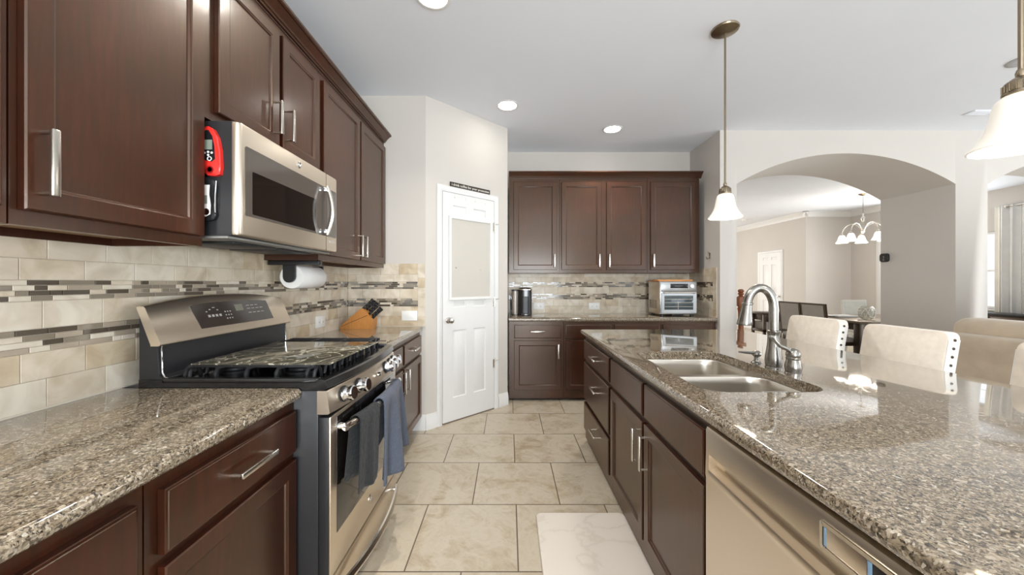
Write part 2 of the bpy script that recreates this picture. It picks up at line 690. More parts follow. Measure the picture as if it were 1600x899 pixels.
# baseboards
def baseboard(name, p0, p1, h=0.135, t=0.016):
    """runs from p0 to p1 with the room on its right-hand side (local -y)"""
    p0, p1 = Vector((*p0, 0)), Vector((*p1, 0))
    d = p1 - p0
    M = Matrix.Translation(p0) @ Matrix.Rotation(math.atan2(d.y, d.x), 4, 'Z')
    prof = [(0, 0), (-t, 0), (-t, h * 0.66), (-t * 0.8, h * 0.7), (-t * 0.8, h * 0.8), (-t * 0.45, h * 0.9), (-t * 0.35, h), (0, h)]
    mb = MB().loft([[(0, y, z) for y, z in prof], [(d.length, y, z) for y, z in prof]], M=M)
    return struct(mb.build(name, M_trim))


U = Vector((math.cos(PANG), math.sin(PANG), 0))


def pw(t):
    p = PA + U * t
    return (p.x, p.y)


baseboard('baseboard_corner', (XL, YS), (PA.x, YS))
baseboard('baseboard_pantry_left', pw(-0.005), pw(0.116))
baseboard('baseboard_pantry_right', pw(0.856), pw(0.99))
baseboard('baseboard_arch_left', (XN, YA), (2.465, YA))
baseboard('baseboard_arch_right', (4.833, YA), (5.18, YA))
baseboard('baseboard_hall', (6.9, 12.5), (6.9, 8.43))
baseboard('baseboard_dining', (6.9, 8.43), (7.95, 8.43))


# crown moulding in the dining room and the hall
def crown_trim(name, p0, p1):
    p0, p1 = Vector((*p0, 0)), Vector((*p1, 0))
    d = p1 - p0
    M = Matrix.Translation(p0) @ Matrix.Rotation(math.atan2(d.y, d.x), 4, 'Z')
    z = CEIL
    prof = [(0, z - .12), (-.012, z - .12), (-.016, z - .10), (-.05, z - .05), (-.08, z - .025), (-.09, z - .012), (-.09, z), (0, z)]
    return struct(MB().loft([[(0, y, q) for y, q in prof], [(d.length, y, q) for y, q in prof]], M=M).build(name, M_trim))


crown_trim('trim_1', (6.9, 12.5), (6.9, 8.34))
crown_trim('trim_2', (6.81, 8.43), (7.95, 8.43))
crown_trim('trim_3', (7.95, 8.43), (7.95, 7.35))
struct(MB().box((7.93, 7.72, 0), (7.95, 7.84, 2.3), 0.004).build('trim_4', M_trim))


# ------------------------------------------------------------------ six-panel doors with casing
def six_panel_door(name, M, w, h, knob_x, hinges, casing=0.055, mats=None):
    """local: x along wall, -y into the room, leaf 0..w"""
    root = bpy.data.objects.new(name, None)
    COL.objects.link(root)
    root.matrix_world = M
    ROOT_M[root.name] = M
    struct(root)
    mb = MB()
    c = casing
    g = 0.006
    prof = [(0, 0), (0, -.012), (.010, -.020), (.030, -.020), (c * .8, -.014), (c, -.010), (c, 0)]   # from outer edge inward
    x0, x1, zt = -c - g, w + c + g, h + c + g
    loops = []
    loops = [
        [(x0 + o, y, 0.0) for o, y in prof],
        [(x0 + o, y, zt - o) for o, y in prof],
        [(x1 - o, y, zt - o) for o, y in prof],
        [(x1 - o, y, 0.0) for o, y in prof]]
    mb.loft(loops)
    mb.build('casing', M_trim, root, local=True)
    # leaf: face with six pressed panels
    mb = MB()
    zb = 0.012
    cx = [(w * .18, w * .43), (w * .57, w * .82)]
    rows = [(h * .105, h * .40), (h * .50, h * .865 - .02), (h * .913, h * .948)]
    holes, pan = [], []
    for a, b in cx:
        for lo, hi in rows:
            holes.append([(a, -.011, lo), (b, -.011, lo), (b, -.011, hi), (a, -.011, hi)])
            pan.append((a, b, lo, hi))
    mb.fill([(0, -.011, zb), (w, -.011, zb), (w, -.011, h), (0, -.011, h)], holes)
    for a, b, lo, hi in pan:
        st = [(0, -.011), (.007, -.002), (.014, -.002), (.026, -.008)]
        loops = [[(a + i, y, lo + i), (b - i, y, lo + i), (b - i, y, hi - i), (a + i, y, hi - i)] for i, y in st]
        mb.loft(loops, caps=(False, True))
    mb.loft([[(0, -.011, zb), (w, -.011, zb), (w, -.011, h), (0, -.011, h)], [(0, -.001, zb), (w, -.001, zb), (w, -.001, h), (0, -.001, h)]], caps=(False, True))
    leaf = mb.build('leaf', M_trim, root, local=True)
    mb = MB().box((0, -.012, 0.0), (w, -.001, zb - .001))
    mb.build('threshold', plain('brown_threshold', S(112, 98, 84), .6), root, local=True)
    kz = 0.952
    mb = MB().lathe([(.028, 0), (.028, .006), (.012, .012), (.011, .028), (.020, .034), (.027, .044), (.028, .054), (.022, .064), (.0, .067)], (knob_x, -.011, kz), (0, -1, 0), 20)
    k = mb.build('knob', M_nickel, leaf, local=True)
    for z in hinges:
        hb = MB()
        hx = w + .003
        hb.tube([(hx, -.019, z - .045), (hx, -.019, z + .045)], .006, 10)
        hb.tube([(hx, -.019, z + .045), (hx, -.019, z + .052)], .008, 10)
        hb.box((hx - .018, -.0135, z - .043), (hx, -.0115, z + .043))
        hb.tube([(hx, -.02, z + .03), (hx + .03, -.028, z + .03), (hx + .045, -.028, z + .036)], .0035, 8)
        hb.build('hinge', M_nickel, leaf, local=True)
    return root


LEAF0, LEAFW, LEAFH = 0.172, 0.618, 2.135
MD = Matrix.Translation(PA + U * LEAF0) @ Matrix.Rotation(PANG, 4, 'Z')
six_panel_door('door_1', MD, LEAFW, LEAFH, 0.058, [0.47, 1.10, 1.87])
MH = Matrix.Translation(Vector((6.9, 9.98, 0))) @ Matrix.Rotation(-PI / 2, 4, 'Z')
six_panel_door('door_2', MH, 0.80, 2.08, 0.74, [])

# ------------------------------------------------------------------ backsplashes
M_grout = plain('tile_grout', S(206, 196, 180), 0.8, var=0.03)
M_t1 = stone_mat('travertine_beige', S(212, 199, 179), S(196, 181, 157))
M_t2 = stone_mat('travertine_pale', S(218, 208, 191), S(204, 191, 171))
M_t3 = stone_mat('travertine_honey', S(204, 188, 162), S(188, 168, 140))
M_g1 = plain('brown_glass_tile', S(86, 76, 64), 0.1, var=0.1, coat=0.4)
M_g2 = plain('taupe_glass_tile', S(134, 123, 107), 0.12, var=0.08, coat=0.4)
M_g3 = plain('light_taupe_tile', S(166, 152, 134), 0.2, var=0.08)
TILE_MATS = [M_grout, M_t1, M_t2, M_t3, M_g1, M_g2, M_g3]


def backsplash(name, M, length, rows, border=0.0, seed=1):
    rnd = random.Random(seed)
    mb = MB()
    zt = rows[-1][1]
    mb.box((0, -.005, .9152), (length, 0, zt), M=M)
    L = length - border
    mb.box((0, -.0125, .9152), (length, 0, .9205), M=M)
    g = .0016

    def piece(x0, x1, z0, z1, mat):
        if x1 - x0 < .006:
            return
        st = [(g / 2, -.005), (g / 2, -.0085), (g / 2 + .001, -.0094)]
        loops = [[(x0 + i, y, z0 + i), (x1 - i, y, z0 + i), (x1 - i, y, z1 - i), (x0 + i, y, z1 - i)] for i, y in st]
        mb.loft(loops, mat, (False, True), M=M)
    k = 0
    for (z0, z1, kind) in rows:
        if kind == 't':
            w = .163
            x = -w * (0.5 if k % 2 else 0.15) - rnd.random() * .02
            k += 1
            while x < L:
                piece(max(0, x), min(L, x + w), z0, z1, rnd.choice([1, 1, 2, 2, 2, 3]))
                x += w
        else:
            n = 4
            h = (z1 - z0) / n
            for i in range(n):
                x = -rnd.random() * .08
                while x < L:
                    w = rnd.choice([.03, .05, .075, .075, .10])
                    mat = rnd.choice([4, 4, 5, 5, 6, 2, 1])
                    piece(max(0, x), min(L, x + w), z0 + i * h, z0 + (i + 1) * h, mat)
                    x += w
    if border:
        z = .9152
        while z < zt - .01:
            piece(L, length, z, min(zt, z + .085), rnd.choice([1, 2, 2, 3]))
            z += .085
    return struct(mb.build(name, TILE_MATS, smooth=0, merge=False))


ROWS = [(.9152, 1.007, 't'), (1.007, 1.091, 't'), (1.091, 1.161, 'm'), (1.161, 1.245, 't'), (1.245, 1.308, 'm'), (1.308, 1.372, 't'), (1.372, 1.468, 't')]
ROWS_U = ROWS[:-1] + [(1.372, 1.419, 't')]
backsplash('backsplash_left', Matrix.Translation((XL, 0.0, 0)) @ Matrix.Rotation(PI / 2, 4, 'Z'), YS - .0005, ROWS, 0, 3)
backsplash('backsplash_corner', Matrix.Translation((XL + .011, YS, 0)), PA.x - XL - .012, ROWS, .065, 5)
backsplash('backsplash_back', Matrix.Translation((0.0, YB, 0)), XN - .011, ROWS_U, 0, 8)
backsplash('backsplash_nook', Matrix.Translation((XN, YB - .0005, 0)) @ Matrix.Rotation(-PI / 2, 4, 'Z'), 0.60, ROWS, .07, 11)

# ------------------------------------------------------------------ window behind the arch
root = bpy.data.objects.new('window_1', None)
COL.objects.link(root)
root.location = (8.63, 5.855, 0.83)
ROOT_M[root.name] = Matrix.Translation(root.location)
struct(root)
mb = MB()
for (a, b) in [((8.66, 5.15, .83), (8.70, 5.20, 2.22)), ((8.66, 6.75, .83), (8.70, 6.80, 2.22)), ((8.66, 5.2, .83), (8.70, 6.75, .88)), ((8.66, 5.2, 2.17), (8.70, 6.75, 2.22)), ((8.665, 5.2, 1.5), (8.695, 6.75, 1.54))]:
    mb.box(a, b, .004)
fr = mb.build('frame', M_trim, root)
MB().box((8.678, 5.2, .88), (8.682, 6.75, 2.17)).build('pane', M_pane, fr)
MB().box((8.58, 5.10, .80), (8.70, 6.85, .83), .004).build('sill', M_trim, root)
mb = MB()
for i in range(9):
    mb.box((8.640, 5.2, .92 + i * .035), (8.656, 6.75, .924 + i * .035))
mb.build('blind_slats', M_trim, root)
# wide living-room window frames
for nm, yy in (('window_2', (-1.9, 2.3)),):
    mb = MB()
    a, b = yy
    for y in (a, (a * 2 + b) / 3, (a + 2 * b) / 3, b - .05):
        mb.box((8.64, y, .35), (8.70, y + .05, 2.4))
    mb.box((8.64, a, .35), (8.70, b, .40))
    mb.box((8.64, a, 2.35), (8.70, b, 2.4))
    struct(mb.build(nm, M_trim))
# ------------------------------------------------------------------ cabinets
DOOR_STEPS = [(0, -.001), (0, -.017), (.003, -.0205), (.050, -.0205), (.052, -.018), (.057, -.0165), (.060, -.011)]
DRAWER_STEPS = [(0, -.001), (0, -.0165), (.0025, -.0180), (.006, -.0185), (.0075, -.0205)]


def pull(parent, kind, x, z, L=.156):
    """square bar pull with two round posts, standing off the front at y = -.0205"""
    mb = MB()
    y0, y1 = -.0205, -.052
    h = L / 2
    if kind == 'v':
        mb.box((x - .0085, y1 - .0045, z - h), (x + .0085, y1 + .0045, z + h), .003)
        for s in (-1, 1):
            mb.tube([(x, y0, z + s * (h - .007)), (x, y1, z + s * (h - .007))], .0052, 10)
    else:
        mb.box((x - h, y1 - .0045, z - .0085), (x + h, y1 + .0045, z + .0085), .003)
        for s in (-1, 1):
            mb.tube([(x + s * (h - .007), y0, z), (x + s * (h - .007), y1, z)], .0052, 10)
    return mb.build('handle', M_nickel, parent, local=True)


def cabinet(name, label, cat, loc, rz, w, d, h, fronts, base=True, group=None, top=False, kick=.1, under=False, endpanel=False):
    """local: x 0..w along the run, y 0 (face frame) .. d (wall), z 0..h; fronts stand at y<0"""
    root = thing(name, label, cat, loc, rz, group)
    g = .0008
    t = .018
    mb = MB()
    zb = kick if base else 0
    mb.box((g, 0, zb), (w - g, .02, h))                         # face frame
    mb.box((g, .02, zb), (g + t, d, h))
    mb.box((w - g - t, .02, zb), (w - g, d, h))
    mb.box((g + t, d - .008, zb), (w - g - t, d, h))
    mb.box((g + t, .02, zb if base else .025), (w - g - t, d - .008, zb + t if base else .025 + t), mat=0 if base else 1)
    if top:
        mb.box((g + t, .02, h - t), (w - g - t, d - .008, h))
    mb.build('carcass', [M_wood, M_woodin], root, local=True)
    if base:
        MB().box((g, .075, 0), (w - g, .09, kick)).build('toe_kick', M_kick, root, local=True)
    for (kind, x0, x1, z0, z1, hd) in fronts:
        mb = MB()
        mb.panel(x0, x1, z0, z1, DOOR_STEPS if kind == 'door' else DRAWER_STEPS)
        p = mb.build('door' if kind == 'door' else 'drawer' if kind == 'drawer' else 'false_front', M_wood, root, local=True)
        if hd:
            pull(p, *hd)
    return root


RL = PI / 2
G1 = 'wall cabinets over the left counter'
G2 = 'base cabinets under the left counter'
# left run, wall cabinets (z of base 1.43)
ZU = 1.43
HU = 1.10
XU = -1.10
D0, D1 = .035, 1.055
DU = .3115
cabinet('wall_cabinet', 'dark wall cabinet at the left edge of the photo, mostly cut off by the frame', 'cabinet', (XU, .25, ZU), RL, .545, DU, HU,
        [('door', .02, .525, D0, D1, ('v', .055, .135))], False, G1, True)
cabinet('wall_cabinet', 'nearest large single-door dark wall cabinet, left of the microwave', 'cabinet', (XU, .797, ZU), RL, .505, DU, HU,
        [('door', .014, .493, D0, D1, ('v', .042, .147))], False, G1, True)
cabinet('wall_cabinet', 'short two-door dark wall cabinet directly above the microwave', 'cabinet', (XU, 1.304, 1.90), RL, .788, DU, .63,
        [('door', .05, .408, .035, .585, ('v', .375, .165)), ('door', .435, .770, .035, .585, ('v', .468, .165))], False, G1, True)
cabinet('wall_cabinet', 'tall two-door dark wall cabinet right of the microwave, above the knife block', 'cabinet', (XU, 2.094, ZU), RL, 1.10, DU, HU,
        [('door', .03, .545, D0, D1, ('v', .515, .135)), ('door', .57, 1.085, D0, D1, ('v', .60, .135))], False, G1, True)


def crown(name, label, M, L):
    prof = [(0, 0), (-.014, 0), (-.014, .010), (-.022, .013), (-.026, .024), (-.046, .042), (-.050, .050), (-.058, .050), (-.066, .056), (-.066, .068), (0, .068)]
    o = MB().loft([[(0, y, z) for y, z in prof], [(L, y, z) for y, z in prof]], M=M).build(name, M_wood, origin=tuple(M.translation), smooth=30)
    return tag(o, label, 'molding')


crown('crown_molding', 'dark crown molding running along the top of the left wall cabinets', Matrix.Translation((XU - .0005, .25, ZU + HU - .02)) @ Matrix.Translation((0.001, 0, .0005 + .02)) @ Matrix.Rotation(RL, 4, 'Z'), 2.945)

# left run, base cabinets
XB = -.785
DB = .632
HB = .874
ZD = (.692, .838)
cabinet('base_cabinet', 'dark base cabinet at the bottom left corner of the photo', 'cabinet', (XB, .20, 0), RL, .578, DB, HB,
        [('drawer', .03, .552, *ZD, ('h', .29, .766)), ('door', .03, .552, .125, .664, ('v', .52, .56))], True, G2)
cabinet('base_cabinet', 'dark base cabinet directly left of the range, one drawer over a door', 'cabinet', (XB, .780, 0), RL, .540, DB, HB,
        [('drawer', .030, .530, *ZD, ('h', .294, .766)), ('door', .030, .530, .125, .664, ('v', .065, .48))], True, G2)
cabinet('base_cabinet', 'dark two-drawer two-door base cabinet between the range and the pantry door', 'cabinet', (XB, 2.096, 0), RL, 1.098, DB, HB,
        [('drawer', .03, .53, *ZD, ('h', .28, .766)), ('drawer', .565, 1.085, *ZD, ('h', .825, .766)),
         ('door', .03, .53, .125, .664, ('v', .495, .58)), ('door', .565, 1.085, .125, .664, ('v', .60, .58))], True, G2)

# nook, wall cabinets
G3 = 'wall cabinets on the back wall'
G4 = 'base cabinets along the back wall'
YU = 4.23
zu = ZU - .015
cabinet('wall_cabinet', 'single-door dark wall cabinet in the nook, above the coffee maker', 'cabinet', (.002, YU, zu), 0, .588, .338, HU,
        [('door', .054, .556, D0, D1, ('v', .528, .14))], False, G3, True)
cabinet('wall_cabinet', 'two-door dark wall cabinet in the middle of the nook, between the two single-door ones', 'cabinet', (.591, YU, zu), 0, 1.022, .338, HU,
        [('door', .022, .486, D0, D1, ('v', .458, .14)), ('door', .545, 1.002, D0, D1, ('v', .573, .14))], False, G3, True)
cabinet('wall_cabinet', 'single-door dark wall cabinet in the nook, above the toaster oven', 'cabinet', (1.614, YU, zu), 0, .606, .338, HU,
        [('door', .034, .555, D0, D1, ('v', .062, .14))], False, G3, True)
crown('crown_molding', 'dark crown molding across the top of the nook wall cabinets', Matrix.Translation((.0, YU - .0005, zu + HU + .0005)), 2.236)

# nook, base cabinets
YBF = 3.99
cabinet('base_cabinet', 'dark one-door base cabinet in the nook, under the coffee maker', 'cabinet', (.002, YBF, 0), 0, .598, .578, HB,
        [('drawer', .058, .570, *ZD, ('h', .313, .766)), ('door', .058, .570, .125, .664, ('v', .54, .55))], True, G4, kick=.03)
cabinet('base_cabinet', 'dark base cabinet in the middle of the nook, half hidden behind the island', 'cabinet', (.601, YBF, 0), 0, 1.07, .578, HB,
        [('drawer', .022, .522, *ZD, None), ('drawer', .56, 1.05, *ZD, None),
         ('door', .022, .522, .125, .664, ('v', .49, .55)), ('door', .56, 1.05, .125, .664, ('v', .592, .55))], True, G4, kick=.03)
cabinet('base_cabinet', 'dark nook base cabinet under the toaster oven, almost hidden by the island', 'cabinet', (1.672, YBF, 0), 0, .60, .578, HB,
        [('drawer', .022, .565, *ZD, None), ('door', .022, .565, .125, .664, ('v', .06, .55))], True, G4, kick=.03)

# island, kitchen side (faces -X)
RI = -PI / 2
XI = .632
G5 = 'base cabinets of the island'


def yi(y, y1):
    return y1 - y


cabinet('base_cabinet', 'dark three-drawer base cabinet at the far end of the island', 'cabinet', (XI, 2.985, 0), RI, .775, .60, HB,
        [('drawer', .025, .752, .686, .838, ('h', .44, .764)), ('drawer', .025, .752, .362, .658, ('h', .44, .545)), ('drawer', .025, .752, .115, .332, ('h', .44, .24))], True, G5, kick=.03)
cabinet('base_cabinet', 'dark two-door sink base cabinet of the island, beside the dishwasher', 'cabinet', (XI, 2.209, 0), RI, 1.082, .60, HB,
        [('false_front', .02, .540, .686, .838, None), ('false_front', .562, 1.068, .686, .838, None),
         ('door', .02, .540, .115, .658, ('v', .505, .54)), ('door', .562, 1.068, .115, .658, ('v', .597, .54))], True, G5, kick=.03)
o = MB().box((1.235, -.35, 0), (1.26, 2.985, HB), .002).build('island_back_panel', M_wood, origin=(1.247, 1.3, 0))
tag(o, 'dark wood back panel of the island facing the bar stools', 'panel')
o = MB().box((XI, -.35, 0), (1.234, .50, HB), .002).build('island_end_block', M_wood, origin=(.93, .08, 0))
tag(o, 'dark wood end block of the island beyond the dishwasher, outside the photo edge', 'cabinet')


# ------------------------------------------------------------------ granite counters
def counter(label, x0, x1, y0, y1, hole=None, round_edges='xXyY', zt=.915, zb=.8745, group='granite countertops'):
    mb = MB()
    R = (zt - zb) / 2

    def rect(i, z):
        a = x0 + (i if 'x' in round_edges else 0)
        b = x1 - (i if 'X' in round_edges else 0)
        c = y0 + (i if 'y' in round_edges else 0)
        e = y1 - (i if 'Y' in round_edges else 0)
        return [(a, c, z), (b, c, z), (b, e, z), (a, e, z)]
    loops = []
    N = 8
    for k in range(N + 1):
        a = -PI / 2 + PI * k / N
        loops.append(rect(R * .8 * (1 - math.cos(a)), zb + R + R * math.sin(a)))
    if not hole:
        mb.loft(loops, caps=(True, True))
    else:
        mb.loft(loops, caps=(False, False))
        ht = [(p[0], p[1], zt) for p in hole]
        hb = [(p[0], p[1], zb) for p in hole]
        mb.fill(loops[-1], [ht])
        mb.fill(loops[0], [hb])
        mb.loft([ht, hb], caps=(False, False))
    ox, oy = (x0 + x1) / 2, (y0 + y1) / 2
    o = mb.build('countertop', M_gran, origin=(ox, oy, zb), smooth=40)
    return tag(o, label, 'countertop', group)


def rrect(x0, x1, y0, y1, r, n=6):
    out = []
    for cx, cy, a0 in ((x1 - r, y1 - r, 0), (x0 + r, y1 - r, PI / 2), (x0 + r, y0 + r, PI), (x1 - r, y0 + r, 1.5 * PI)):
        for k in range(n + 1):
            a = a0 + PI / 2 * k / n
            out.append((cx + r * math.cos(a), cy + r * math.sin(a)))
    return out


XC = -.755
counter('speckled granite countertop in the bottom left foreground, left of the range', XL + .011, XC, .20, 1.3215, round_edges='X')
counter('speckled granite countertop under the knife block, right of the range', XL + .011, XC, 2.0945, YS - .011, round_edges='X')
counter('speckled granite countertop in the nook under the coffee maker and toaster oven', .001, 2.273, 3.955, YB - .011, round_edges='y')
HOLE = rrect(.695, 1.150, 1.275, 2.020, .085)
counter('large polished granite island countertop with a cut-out sink', .592, 1.91, -.36, 3.0, hole=HOLE)
# ------------------------------------------------------------------ gas range
RY0, RY1 = 1.325, 2.089
RYC = (RY0 + RY1) / 2
RHW = (RY1 - RY0) / 2


def bul(y, k):
    return k * (1 - ((y - RYC) / RHW) ** 2)


def swept(mb, prof, ys, mat=0, caps=(True, True)):
    """prof(y) -> [(x, z)...]"""
    mb.loft([[(x, y, z) for x, z in prof(y)] for y in ys], mat, caps)
    return mb


def lin(a, b, n):
    return [a + (b - a) * i / (n - 1) for i in range(n)]


rg = thing('gas_range', 'stainless gas range with black cooktop between the two left counters', 'stove', (-1.04, RYC, 0))
mb = MB()
mb.box((-1.352, RY0, .06), (-.697, RY1, .905), .003)
for x in (-1.30, -.80):
    for y in (RY0 + .06, RY1 - .06):
        mb.tube([(x, y, 0), (x, y, .065)], .02, 12)
mb.build('body', M_charcoal, rg)
# cooktop: dark slab with a raised lip, front edge bowed
ys = lin(RY0 - .0005, RY1 + .0005, 15)


def ck(y):
    f = -.672 + bul(y, .030)
    return [(-1.352, .906), (f, .906), (f + .009, .915), (f + .002, .940), (f - .006, .945), (f - .03, .945), (f - .036, .936), (-1.26, .936), (-1.265, .945), (-1.352, .945)]


mb = MB()
swept(mb, ck, [RY0 + .0005] + ys[1:-1] + [RY1 - .0005])
for y in (RY0 + .0005, RY1 - .0265):
    mb.box((-1.27, y, .93), (-.70, y + .026, .950), .004)
mb.build('cooktop', M_black, rg)
# burners
for (x, y, r) in [(-1.12, RY0 + .17, .045), (-.85, RY0 + .17, .05), (-.98, RYC, .055), (-1.12, RY1 - .17, .04), (-.85, RY1 - .17, .05)]:
    mb = MB().lathe([(r * 1.25, 0), (r * 1.25, .008), (r, .012), (r, .020), (r * .85, .026), (0, .027)], (x, y, .936), n=24)
    mb.build('burner', M_iron, rg)
# three cast-iron grates with arched feet
for k in range(3):
    a = RY0 + .045 + k * .228
    b = a + .218
    mb = MB()
    zt = .990
    r = .0075
    for y in (a + .008, b - .008):
        mb.box((-1.215, y - .006, zt - .012), (-.735, y + .006, zt), .003)
        n = 5
        for i in range(n):
            x = -1.205 + i * (.46 / (n - 1))
            w = .022
            mb.tube([(x - w, y, .936), (x - w * .95, y, .958), (x - w * .5, y, zt - .012), (x + .02, y, zt - .006)], [.009, .009, .0085, .006], 8)
    for x in lin(-1.20, -.745, 4):
        mb.box((x - .005, a, zt - .011), (x + .005, b, zt), .002)
    for i in range(4):
        y = a + .04 + i * (b - a - .08) / 3
        mb.box((-1.20, y - .0045, zt - .010), (-.745, y + .0045, zt), .002)
    for x in (-.738, -1.21):
        for y in (a + .03, (a + b) / 2, b - .03):
            mb.tube([(x, y - .026, .937), (x, y - .020, .962), (x, y, zt - .006), (x, y + .020, .962), (x, y + .026, .937)], .007, 8)
    mb.build('grate', M_iron, rg)
# backguard
mb = MB()
back = [(-1.350, .946), (-1.262, .946), (-1.280, .958), (-1.286, 1.07), (-1.300, 1.078), (-1.338, 1.20), (-1.350, 1.205)]
mb.loft([[(x, y, z) for x, z in back] for y in (RY0 + .001, RY1 - .001)])
mb.build('backguard', M_charcoal, rg)
mb = MB()
for y in (RY0 + .012, RY1 - .012):
    mb.tube([(-1.276, y, 1.068), (-1.279, y, 1.055), (-1.277, y, .970), (-1.268, y, .952), (-1.250, y, .9475), (-1.225, y, .947)], .0028, 8)
mb.tube([(-1.257, RY0 + .012, .9475), (-1.257, RY1 - .012, .9475)], .0028, 8)  # chrome tube standing in for the edge highlight where backguard meets cooktop
mb.build('trim_highlight_bead', M_chrome, rg)
# stainless console with an arched top, tilted back


def cons(y):
    t = 1.216 + .030 * (1 - (abs(y - RYC) / RHW) ** 2.2)
    zb = 1.073
    xb = -1.262
    s = -.40
    xt = xb + s * (t - zb)
    return [(xb - .006, zb - .004), (xb, zb), (xb + .001, zb + .006), (xt + .002, t - .006), (xt - .004, t), (xt - .026, t), (xt - .030, t - .004), (xb - .036, zb + .004), (xb - .034, zb - .004)]


mb = MB()
ysc = lin(RY0 - .012, RY1 + .012, 25)
swept(mb, cons, ysc)
con = mb.build('control_console', M_steel, rg)


def con_pt(y, z, off=.0):
    """point on the tilted face"""
    xb, zb, s = -1.262, 1.076, -.40
    n = Vector((1, 0, -s)).normalized()
    return Vector((xb + s * (z - zb), y, z)) + n * off


def con_poly(mb, pts, off, mat=0):
    lo = [con_pt(y, z, -.001) for y, z in pts]
    hi = [con_pt(y, z, off) for y, z in pts]
    mb.loft([lo, hi], mat)


mb = MB()
con_poly(mb, [(1.505, 1.108), (1.965, 1.108), (1.957, 1.204), (1.835, 1.212), (1.70, 1.214), (1.56, 1.211), (1.490, 1.204)], .0022)
dp = mb.build('display_panel', plain('console_glass', S(58, 51, 47), .1, var=0, coat=.6), con)
M_leg = plain('printed_legend', S(176, 172, 166), 0.4, var=0)
M_lcd = plain('grey_display', S(120, 118, 104), 0.2, var=0)
mb = MB()
rnd = random.Random(2)
for (y, z, w, h) in [(1.56, 1.150, .012, .010), (1.58, 1.150, .012, .010), (1.60, 1.150, .012, .010), (1.62, 1.150, .012, .010), (1.555, 1.172, .008, .004), (1.575, 1.180, .008, .004), (1.595, 1.188, .014, .003), (1.615, 1.176, .008, .004),
                     (1.655, 1.135, .006, .005), (1.655, 1.150, .006, .005), (1.655, 1.165, .006, .005), (1.670, 1.135, .006, .005), (1.670, 1.150, .006, .005), (1.670, 1.165, .006, .005), (1.685, 1.135, .006, .005), (1.685, 1.150, .006, .005), (1.685, 1.165, .006, .005),
                     (1.80, 1.185, .02, .003), (1.83, 1.185, .02, .003), (1.86, 1.185, .02, .003), (1.80, 1.170, .02, .003), (1.83, 1.170, .02, .003), (1.86, 1.170, .02, .003), (1.80, 1.150, .02, .003), (1.83, 1.150, .02, .003), (1.86, 1.150, .02, .003), (1.89, 1.17, .02, .003), (1.89, 1.15, .02, .003)]:
    con_poly(mb, [(y, z), (y + w, z), (y + w, z + h), (y, z + h)], .0030)
mb.build('button_legend', M_leg, con)
mb = MB()
con_poly(mb, [(1.725, 1.165), (1.775, 1.165), (1.775, 1.195), (1.725, 1.195)], .0031)
mb.build('clock_display', M_lcd, con)


# slanted control panel with the knobs
def cp(y):
    t = -.664 + bul(y, .024)
    b_ = -.654 + bul(y, .034)
    return [(-.70, .904), (t - .004, .904), (t, .900), (b_, .824), (b_ - .006, .818), (-.70, .818)]


mb = MB()
swept(mb, cp, ys[:1] + ys[1:-1] + ys[-1:])
cpn = mb.build('control_panel', M_steel, rg)
for y in (1.420, 1.535, 1.865, 1.945, 2.025):
    z = .866
    f = .5
    x = -.659 + bul(y, .029)
    dx = 2 * .029 * (y - RYC) / RHW ** 2
    n = Vector((1, dx, .13)).normalized()
    mb = MB()
    mb.lathe([(.031, 0), (.031, .004), (.028, .006)], (x, y, z), n, 28, 1)
    mb.lathe([(.027, .004), (.026, .018), (.022, .024), (.022, .028), (.028, .031), (.0275, .042), (.024, .046), (0, .0465)], (x, y, z), n, 28, 0)
    mb.build('knob', [M_chrome, M_blackp], cpn)


def emblem(parent, c, n, r):
    """round badge with a curled monogram"""
    n = Vector(n)
    u = Vector((0, 1, 0))
    v = n.cross(u)
    c = Vector(c)
    mb = MB().lathe([(r, 0), (r, .0012), (r * .9, .002), (0, .002)], c, n, 24, 0)
    P = lambda a, b: c + n * .0022 + u * a * r + v * b * r * (1 if v.z > 0 else -1)
    mb.tube([P(.62 * math.cos(a), .62 * math.sin(a)) for a in lin(0, 2 * PI, 25)[:-1]], r * .06, 6, 1, closed=True)
    mb.tube([P(x, y) for x, y in [(-.05, .3), (-.3, .38), (-.42, .1), (-.3, -.2), (-.05, -.1), (-.1, -.4), (-.3, -.42)]], r * .06, 6, 1)
    mb.tube([P(x, y) for x, y in [(.38, .3), (.15, .4), (.08, .2), (.28, .05), (.08, -.1), (.12, -.35), (.4, -.25)]], r * .06, 6, 1)
    return mb.build('emblem', [M_steel_h, M_chrome], parent)


mb = MB()
x = -.655 + bul(1.735, .029)
mb.tube([(x, 1.735, .862), (x + .010, 1.735, .863)], .010, 14)
mb.box((x + .006, 1.722, .860), (x + .011, 1.75, .866), .001)
mb.build('oven_light_switch', M_chrome, cpn)

# oven door
XD = -.652
mb = MB()
mb.box((-.661, RY0 + .002, .212), (XD, RY1 - .002, .806), .003)
od = mb.build('oven_door', M_steel, rg)
MB().box((-.696, RY0 + .003, .213), (-.6612, RY1 - .003, .805), .002).build('door_edge', M_charcoal, od)
mb = MB().box((XD - .002, RY0 + .050, .352), (XD + .0015, RY1 - .045, .792), .001)
win = mb.build('window', M_glassb, od)
mb = MB()
for i in range(5):
    mb.box((XD + .0016, RY0 + .10 + i * .118, .772), (XD + .003, RY0 + .19 + i * .118, .780))
mb.build('vent_slots', M_iron, od)


def hbar(t, xe, xm, y0, y1):
    y = y0 + (y1 - y0) * t
    return (xe + (xm - xe) * (1 - (2 * t - 1) ** 2), y)


